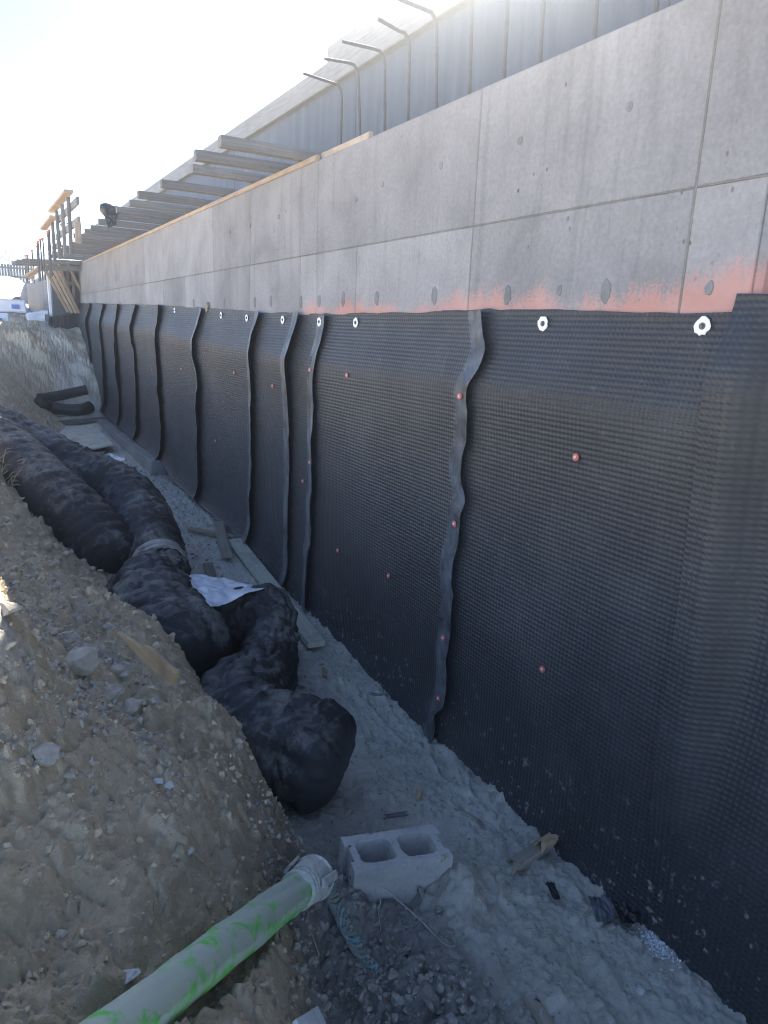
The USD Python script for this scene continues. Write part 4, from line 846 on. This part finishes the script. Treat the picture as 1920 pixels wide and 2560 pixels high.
# scattered small stuff
def scatter(name, label, pts, sizes, protos, mat_, flat=.7, seed=0):
    pi = UsdGeom.PointInstancer.Define(stage, '/World/' + name)
    r_ = np.random.default_rng(seed); tg = []
    for k in range(protos):
        p = f'/World/{name}/prototype_{k}'
        usdkit.mesh(stage, p, rock((0, 0, 0), 1.0, 300 + seed * 10 + k, 2, flat, .6), M[mat_], smooth=30)
        tg.append(Sdf.Path(p))
    pi.CreatePrototypesRel().SetTargets(tg)
    n = len(pts)
    pi.CreatePositionsAttr(Vt.Vec3fArray.FromNumpy(np.asarray(pts, np.float32)))
    pi.CreateProtoIndicesAttr(Vt.IntArray.FromNumpy(r_.integers(0, protos, n).astype(np.int32)))
    pi.CreateScalesAttr(Vt.Vec3fArray.FromNumpy((np.asarray(sizes)[:, None] * (0.7 + .6 * r_.random((n, 3)))).astype(np.float32)))
    q = r_.normal(size=(n, 4)); q /= np.linalg.norm(q, axis=1)[:, None]
    pi.CreateOrientationsAttr(Vt.QuathArray([Gf.Quath(float(a), float(b), float(c), float(d)) for a, b, c, d in q]))
    meta(pi.GetPrim(), label, None, None, 'stuff')
def spread(n, seed, x0, x1, y0, y1, dens):
    r_ = np.random.default_rng(seed); out = []
    X = x0 + (x1 - x0) * r_.random(n * 6); Y = y0 * (y1 / y0) ** r_.random(n * 6)
    k = r_.random(n * 6) < dens(X, Y); X, Y = X[k][:n], Y[k][:n]
    return np.stack([X, Y, ground(X, Y)], 1), r_
dn_s = lambda x, y: np.interp(y, *TOE) - x
P, r_ = spread(5000, 1, -.5, .9, 1.7, 3.6, lambda x, y: sst((dn_s(x, y) - .38) / .3) * sst((fb(x * 5, y * 5, .5 + 0 * x, o=2, seed=31) - .36) / .2))
scatter('gravel', 'grey gravel strewn on top of the near bank', P, .004 + .013 * r_.random(len(P)) ** 3, 5, 'stone_grey', seed=1)
P, r_ = spread(11000, 2, -.4, 1.2, 1.2, 10, lambda x, y: sst((dn_s(x, y) + .1) / .2))
scatter('clay_crumbs', 'brown clay crumbs on the bank', P, (.0028 + .015 * r_.random(len(P)) ** 7) * np.clip(P[:, 1] / 2, .8, 2.5), 5, 'clod_clay', seed=2)
P, r_ = spread(1100, 3, .6, 1.4, 1.15, 2.25, lambda x, y: np.exp(-((x - .97) / .3) ** 4 - ((y - 1.6) / .6) ** 4))
scatter('mud_clods', 'dark mud clods heaped round the block and rope', P, .005 + .016 * r_.random(len(P)) ** 2.2, 5, 'clod_mud', seed=3)
P, r_ = spread(1800, 4, .9, 2.0, 1.15, 9, lambda x, y: sst((x - np.interp(y, *TOE)) / .1) * .8)
scatter('mud_crumbs', 'small grey crumbs on the trench floor', P, (.003 + .007 * r_.random(len(P)) ** 2) * np.clip(P[:, 1] / 2.2, .8, 2.2), 5, 'clod_mud', seed=4)
c = on_ground(1424, 2030); r_ = np.random.default_rng(8)
Q = np.stack([r_.normal(0, .035, 520), r_.normal(0, .05, 520)], 1) @ np.array([[.9, -.4], [.4, .9]]) + c[:2]; Q = Q[Q[:, 0] < 1.96]
scatter('white_pellets', 'white salt like pellets spilled on the mud at the sheet foot', np.column_stack([Q, ground(Q[:, 0], Q[:, 1]) + .002]), .0022 + .003 * r_.random(len(Q)), 3, 'white_plastic', seed=5)
# dry grass at the bank edge and loose straws
b = on_ground(10, 1035); r_ = np.random.default_rng(12); bl_ = []
for k in range(46):
    p = b + [r_.normal(0, .05), r_.normal(0, .10), 0]; p[2] = ground(p[0], p[1])
    d = np.array([r_.normal(.35, .5), r_.normal(0, .6), .55 + .4 * r_.random()]); d /= np.linalg.norm(d); L = .08 + .17 * r_.random()
    bl_.append(tube([p, p + d * L * .5, p + d * L * .85 + [0, 0, -.02], p + d * L + [.03, 0, -.05]], [.0028, .0025, .0018, .0006], 4))
meta(part(None, 'dry_grass', join(*bl_), 'straw'), 'tuft of dry yellow grass on the bank at the left edge', None, None, 'stuff')
tw = []
for k in range(70):
    x, y = r_.uniform(.1, 1.95), r_.uniform(1.3, 4.5); a = r_.random() * 6.28; L = .02 + .06 * r_.random()
    p = np.array([x, y, 0]); q = p + [L * math.cos(a), L * math.sin(a), 0]; p[2] = ground(p[0], p[1]) + .004; q[2] = ground(q[0], q[1]) + .006
    tw.append(tube([p, (p + q) / 2 + [0, 0, .006], q], .0017, 5))
meta(part(None, 'twigs', join(*tw), 'straw'), 'loose straws and twigs on the mud', None, None, 'stuff')
# tie wire before the block
W = [on_ground(770, 2005, .004, .8), on_ground(800, 1975, .01, .8), on_ground(822, 1948, .03, .8), at(812, 1918, Z=.17), at(825, 1920, Z=.17), at(860, 1945, Z=.12), at(910, 1990, Z=.07), on_ground(955, 2035, .02, .8), on_ground(978, 2044, .01, .8), on_ground(982, 2030, .01, .8), on_ground(965, 2010, .02, .8)]
t = thing('tie_wire', 'thin pale wire looping over the mud in front of the concrete block', 'wire', tuple(W[2]))
part(t, 'wire', tube(spline(W, 100), .0016, 6), 'wire_pale', smooth=True)

# ------------------------------------------------------------------ far end: braces, guard rail, dowels
BR = [((1.34, 15.3, 3.0), (1.75, 15.62, 2.2)), ((1.41, 15.3, 3.0), (1.82, 15.62, 2.19)), ((1.49, 15.3, 3.0), (1.89, 15.62, 2.19)), ((1.56, 15.3, 3.0), (1.95, 15.62, 2.19)), ((1.62, 15.5, 3.07), (1.88, 15.66, 2.36)), ((1.79, 15.5, 3.07), (2.10, 15.7, 2.42))]
for k, (a, b_) in enumerate(BR):
    t = thing('timber_brace', f'{ORD[k]} slanting timber brace from the left below the far platform', 'brace', b_, 'slanting braces at the far wall end')
    timber(t, 'beam', a, b_, .05, .05, 'fresh_timber', up=(0, 1, 0), seed=k)
for k, (a, b_) in enumerate([((1.01, 15.5, 2.8), (1.3, 15.3, 3.0)), ((1.05, 15.5, 2.79), (1.36, 15.3, 3.02)), ((1.1, 15.5, 2.78), (1.42, 15.3, 3.04))]):
    t = thing('short_strut', f'{ORD[k]} short strut under the left end of the far platform', 'strut', b_, 'short struts under the far platform')
    timber(t, 'beam', a, b_, .04, .045, 'fresh_timber', up=(0, 1, 0), seed=k + 9)
pf = thing('timber_platform', 'grey timber platform at the far corner of the wall top', 'platform', (1.5, 15.4, 3.0))
for k, (y, z, x0) in enumerate([(15.15, 3.06, 1.1), (15.35, 3.07, 1.0), (15.55, 3.06, .92), (15.75, 3.05, .9), (15.95, 3.05, .85)]):
    timber(pf, 'beam', (x0, y, z), (2.1, y, z + .05), .06, .075, 'weathered_timber', seed=k)
for k, y in enumerate([15.3, 15.62]): timber(pf, 'ledger', (1.3, y, 2.97), (1.98, y, 3.0), .05, .09, 'weathered_timber', seed=30 + k)
for k in range(4): timber(pf, 'cleat', (1.62 + k * .09, 15.74, 2.45), (1.62 + k * .09, 15.74, 3.0), .05, .03, 'dirty_plank' if k % 2 else 'weathered_timber', up=(0, 1, 0), seed=50 + k)
timber(pf, 'ledger', (1.6, 15.71, 2.72), (1.98, 15.71, 2.75), .03, .08, 'weathered_timber', seed=77)
gr = thing('guard_rail', 'wooden guard rail frame standing on the far joists', 'guard rail', (1.3, 11.8, 3.08))
for k, (y, zb_, zt_) in enumerate([(10.8, 3.02, 3.61), (11.5, 3.04, 3.61), (12.18, 3.05, 3.60), (12.86, 3.05, 3.52)]):
    timber(gr, 'post', (1.3, y, zb_ - .12), (1.3, y, zt_), .045, .06, 'weathered_timber', up=(0, 1, 0), seed=k)
timber(gr, 'rail', (1.265, 10.4, 3.625), (1.265, 12.55, 3.625), .11, .035, 'fresh_timber')
timber(gr, 'rail', (1.34, 10.2, 3.50), (1.34, 12.4, 3.50), .035, .09, 'weathered_timber')
timber(gr, 'rail', (1.34, 10.2, 3.27), (1.34, 12.8, 3.29), .035, .09, 'weathered_timber')
timber(gr, 'rail', (1.265, 12.3, 3.53), (1.265, 14.0, 3.52), .11, .035, 'fresh_timber')
timber(gr, 'rail', (1.34, 12.4, 3.16), (1.34, 13.4, 3.17), .035, .08, 'weathered_timber')
t = thing('upright_board', 'upright board nailed to a joist beside the guard rail', 'board', (1.3, 10.05, 3.0))
timber(t, 'board', (1.3, 10.05, 2.98), (1.3, 10.05, 3.23), .075, .03, 'fresh_timber', up=(0, 1, 0))
t = thing('lamp_post', 'small work lamp on a thin post behind the joists', 'lamp', (2.3, 15.2, 3.1))
lp = at(151, 489, Y=15.2)
part(t, 'post', tube([at(148 + 4, 516, Y=15.2) - [0, 0, .1], at(151.5, 468, Y=15.2)], .018, 8), 'steel_bar')
part(t, 'arm', tube([at(151, 481, Y=15.2), at(139, 485, Y=15.2)], .01, 6), 'steel_bar')
part(t, 'lamp_head', tube([at(139, 483, Y=15.2), at(137, 485, Y=15.2), at(131, 487, Y=15.2)], [.02, .045, .03], 10), 'steel_bar')
for k, (y, zt_, zb_) in enumerate([(17.8, 3.25, 3.1), (17.2, 3.29, 3.05), (16.85, 3.28, 3.05), (15.86, 3.30, 3.0), (14.78, 3.30, 3.0), (14.5, 3.32, 3.0), (14.25, 3.33, 2.98), (13.9, 3.33, 2.98), (13.6, 3.32, 2.98), (12.78, 3.32, 2.98), (12.55, 3.33, 2.98), (12.3, 3.33, 2.98)]):
    x = 1.2 + 0.012 * math.sin(k * 5)
    t = thing('rebar_dowel', f'{ORD[k]} upright steel dowel from the left behind the far platform', 'rebar', (x, y, zb_), 'upright dowels behind the platform')
    part(t, 'bar', tube([(x, y, zb_ - .3), (x + .004, y, zt_)], .011, 8), 'steel_bar')
    part(t, 'cap', tube([(x, y, zt_ - .02), (x, y, zt_ - .005), (x, y, zt_ + .012), (x, y, zt_ + .014)], [.014, .018, .028, .024], 10), 'rust_cap')

# wrapped lumber packs on the far ground
def pack(name, label, lo, hi, seed):
    t = thing(name, label, 'lumber pack', ((lo[0] + hi[0]) / 2, (lo[1] + hi[1]) / 2, lo[2]), 'wrapped lumber packs')
    b = box(lo, hi, .03)
    for _ in range(4): b = b.subdivide()
    v = np.array(b.vertices); n = b.vertex_normals
    v = v + n * (.05 * (fb(*(v * 3.0).T, o=4, seed=seed) - .5))[:, None]
    part(t, 'wrap', (v, b.faces), 'wrap_white', smooth=40)
    for fx in (.12, .8):
        x0 = lo[0] + (hi[0] - lo[0]) * fx
        part(t, 'blue_print', box((x0, lo[1] - .028, lo[2] + .3 * (hi[2] - lo[2])), (x0 + .1 * (hi[0] - lo[0]), lo[1] - .02, lo[2] + .62 * (hi[2] - lo[2])), .003), 'wrap_blue')
gz = float(ground(np.array([.9]), np.array([17.3]))[0])
pack('lumber_pack', 'lower left white wrapped lumber pack on the far earth bank', (-.6, 16.95, 1.86), (.78, 18.2, 2.13), 1)
pack('lumber_pack', 'upper white wrapped lumber pack with blue print, stacked on two others', (-.3, 17.0, 2.145), (1.12, 18.2, 2.41), 2)
t = thing('lumber_pack', 'tilted white wrapped lumber pack right of the stack', 'lumber pack', (1.3, 17, 1.9), 'wrapped lumber packs')
b = box((-.24, -.5, -.13), (.24, .5, .13), .03)
for _ in range(4): b = b.subdivide()
v = np.array(b.vertices); v = v + b.vertex_normals * (.06 * (fb(*(v * 4).T, o=4, seed=7) - .5))[:, None]
a = -.22; Rm = np.array([[math.cos(a), 0, -math.sin(a)], [0, 1, 0], [math.sin(a), 0, math.cos(a)]])
part(t, 'wrap', (v @ Rm + [1.34, 17.3, 2.06], b.faces), 'wrap_white', smooth=40)
part(t, 'blue_print', box((1.46, 16.76, 2.02), (1.54, 16.772, 2.1)), 'wrap_blue')

# far mound, tarp, fence, sheds, tree
def mound(name, label, cx_, cy_, rx, ry, z0, h, mat_, seed, bump=.15, cat='mound'):
    u, q = np.meshgrid(np.linspace(-1, 1, 60), np.linspace(-1, 1, 60), indexing='ij')
    r = np.sqrt(u ** 2 + q ** 2)
    X, Y = cx_ + rx * u, cy_ + ry * q
    Z = z0 + h * np.clip(1 - r ** 2, -.3, 1) + bump * (fb(X * 1.8, Y * 1.8, .5 + 0 * X, o=4, seed=seed) - .5)
    meta(part(None, name, grid(np.stack([X, Y, Z], -1)), mat_, smooth=True), label, cat)
mound('sand_mound', 'low mound of sandy earth under netting behind the lumber packs', .6, 26, 1.35, 2.2, 2.2, 1.05, 'sand', 1, .35)
mound('tarp_heap', 'grey tarp covered heap between the sand mound and the far wall', 1.75, 24.8, .42, 1.2, 2.0, 1.15, 'tarp_grey', 2, .2)
fe = thing('slat_fence', 'dark slatted fence behind the sand mound', 'fence', (1.5, 40, 3.8))
for k in range(26):
    x = -.2 + k * .125
    part(fe, 'slat', box((x, 40, 3.6), (x + .085, 40.03, 4.47 + .02 * (k % 2))), 'fence_dark')
for z in (3.9, 4.3): part(fe, 'rail', box((-.2, 40.035, z), (3.05, 40.08, z + .07)), 'fence_dark')
gz = 6.0
t = thing('pale_shed', 'long pale metal shed far behind the fence', 'shed', (5, 70, 5.2))
part(t, 'shed_wall', box((3.5, 70, 4.8), (7.2, 76, 7.42)), 'shed_pale')
part(t, 'shed_roof', box((3.4, 69.9, 7.424), (7.3, 76.1, 7.5)), 'shed_pale')
for k in range(14): part(t, 'rib', box((3.6 + k * .26, 69.97, 7.0), (3.66 + k * .26, 69.998, 7.41)), 'shed_pale')
t = thing('low_shed', 'lower pale building at the left edge behind the fence', 'shed', (2, 66, 5.0))
part(t, 'shed_wall', box((-1.5, 66, 4.6), (3.3, 72, 6.75)), 'shed_pale')
part(t, 'shed_roof', box((-1.6, 65.9, 6.754), (3.4, 72.1, 6.84)), 'shed_pale')
def bare_tree(base, h, seed, label):
    r_ = np.random.default_rng(seed); br = []
    def grow(p, d, L, r, depth):
        q = p + d * L; br.append(tube([p, (p + q) / 2 + r_.normal(0, .02 * L, 3), q], [r, r * .85, r * .65], 5, caps=False))
        if depth == 0: return
        for _ in range(3 if depth > 2 else 4):
            nd = d + r_.normal(0, .42, 3) + [0, 0, .12]; nd /= np.linalg.norm(nd); grow(p + d * L * r_.uniform(.55, 1), nd, L * r_.uniform(.55, .8), r * .55, depth - 1)
    t = thing('bare_tree', label, 'tree', tuple(base), 'bare trees behind the fence')
    p0 = np.array(base, float); part(t, 'trunk', tube([p0, p0 + [0, 0, h * .3]], [h * .018, h * .013], 8), 'bark', smooth=True)
    grow(p0 + [0, 0, h * .28], np.array([0, 0, 1.0]), h * .26, h * .012, 4)
    part(t, 'crown', join(*br), 'bark', smooth=True)
bare_tree((2.35, 60, 4.6), 2.9, 1, 'bare winter tree at the left edge beyond the fence')
bare_tree((3.05, 60, 4.6), 2.7, 4, 'thinner bare winter tree right of the first one')

# ------------------------------------------------------------------ air
HAZE = 0.004
if HAZE > 0:
    mat('haze_air', {'v': ('principled_volume', dict(color=(0.86, 0.92, 1.0), density=HAZE, anisotropy=0.9))}, [], surface=None, volume='v.volume')
    part(None, 'haze', box((-115, -115, -1.2), (115, 115, 8.2)), 'haze_air', kind='stuff', label='thin pale haze over the building site')
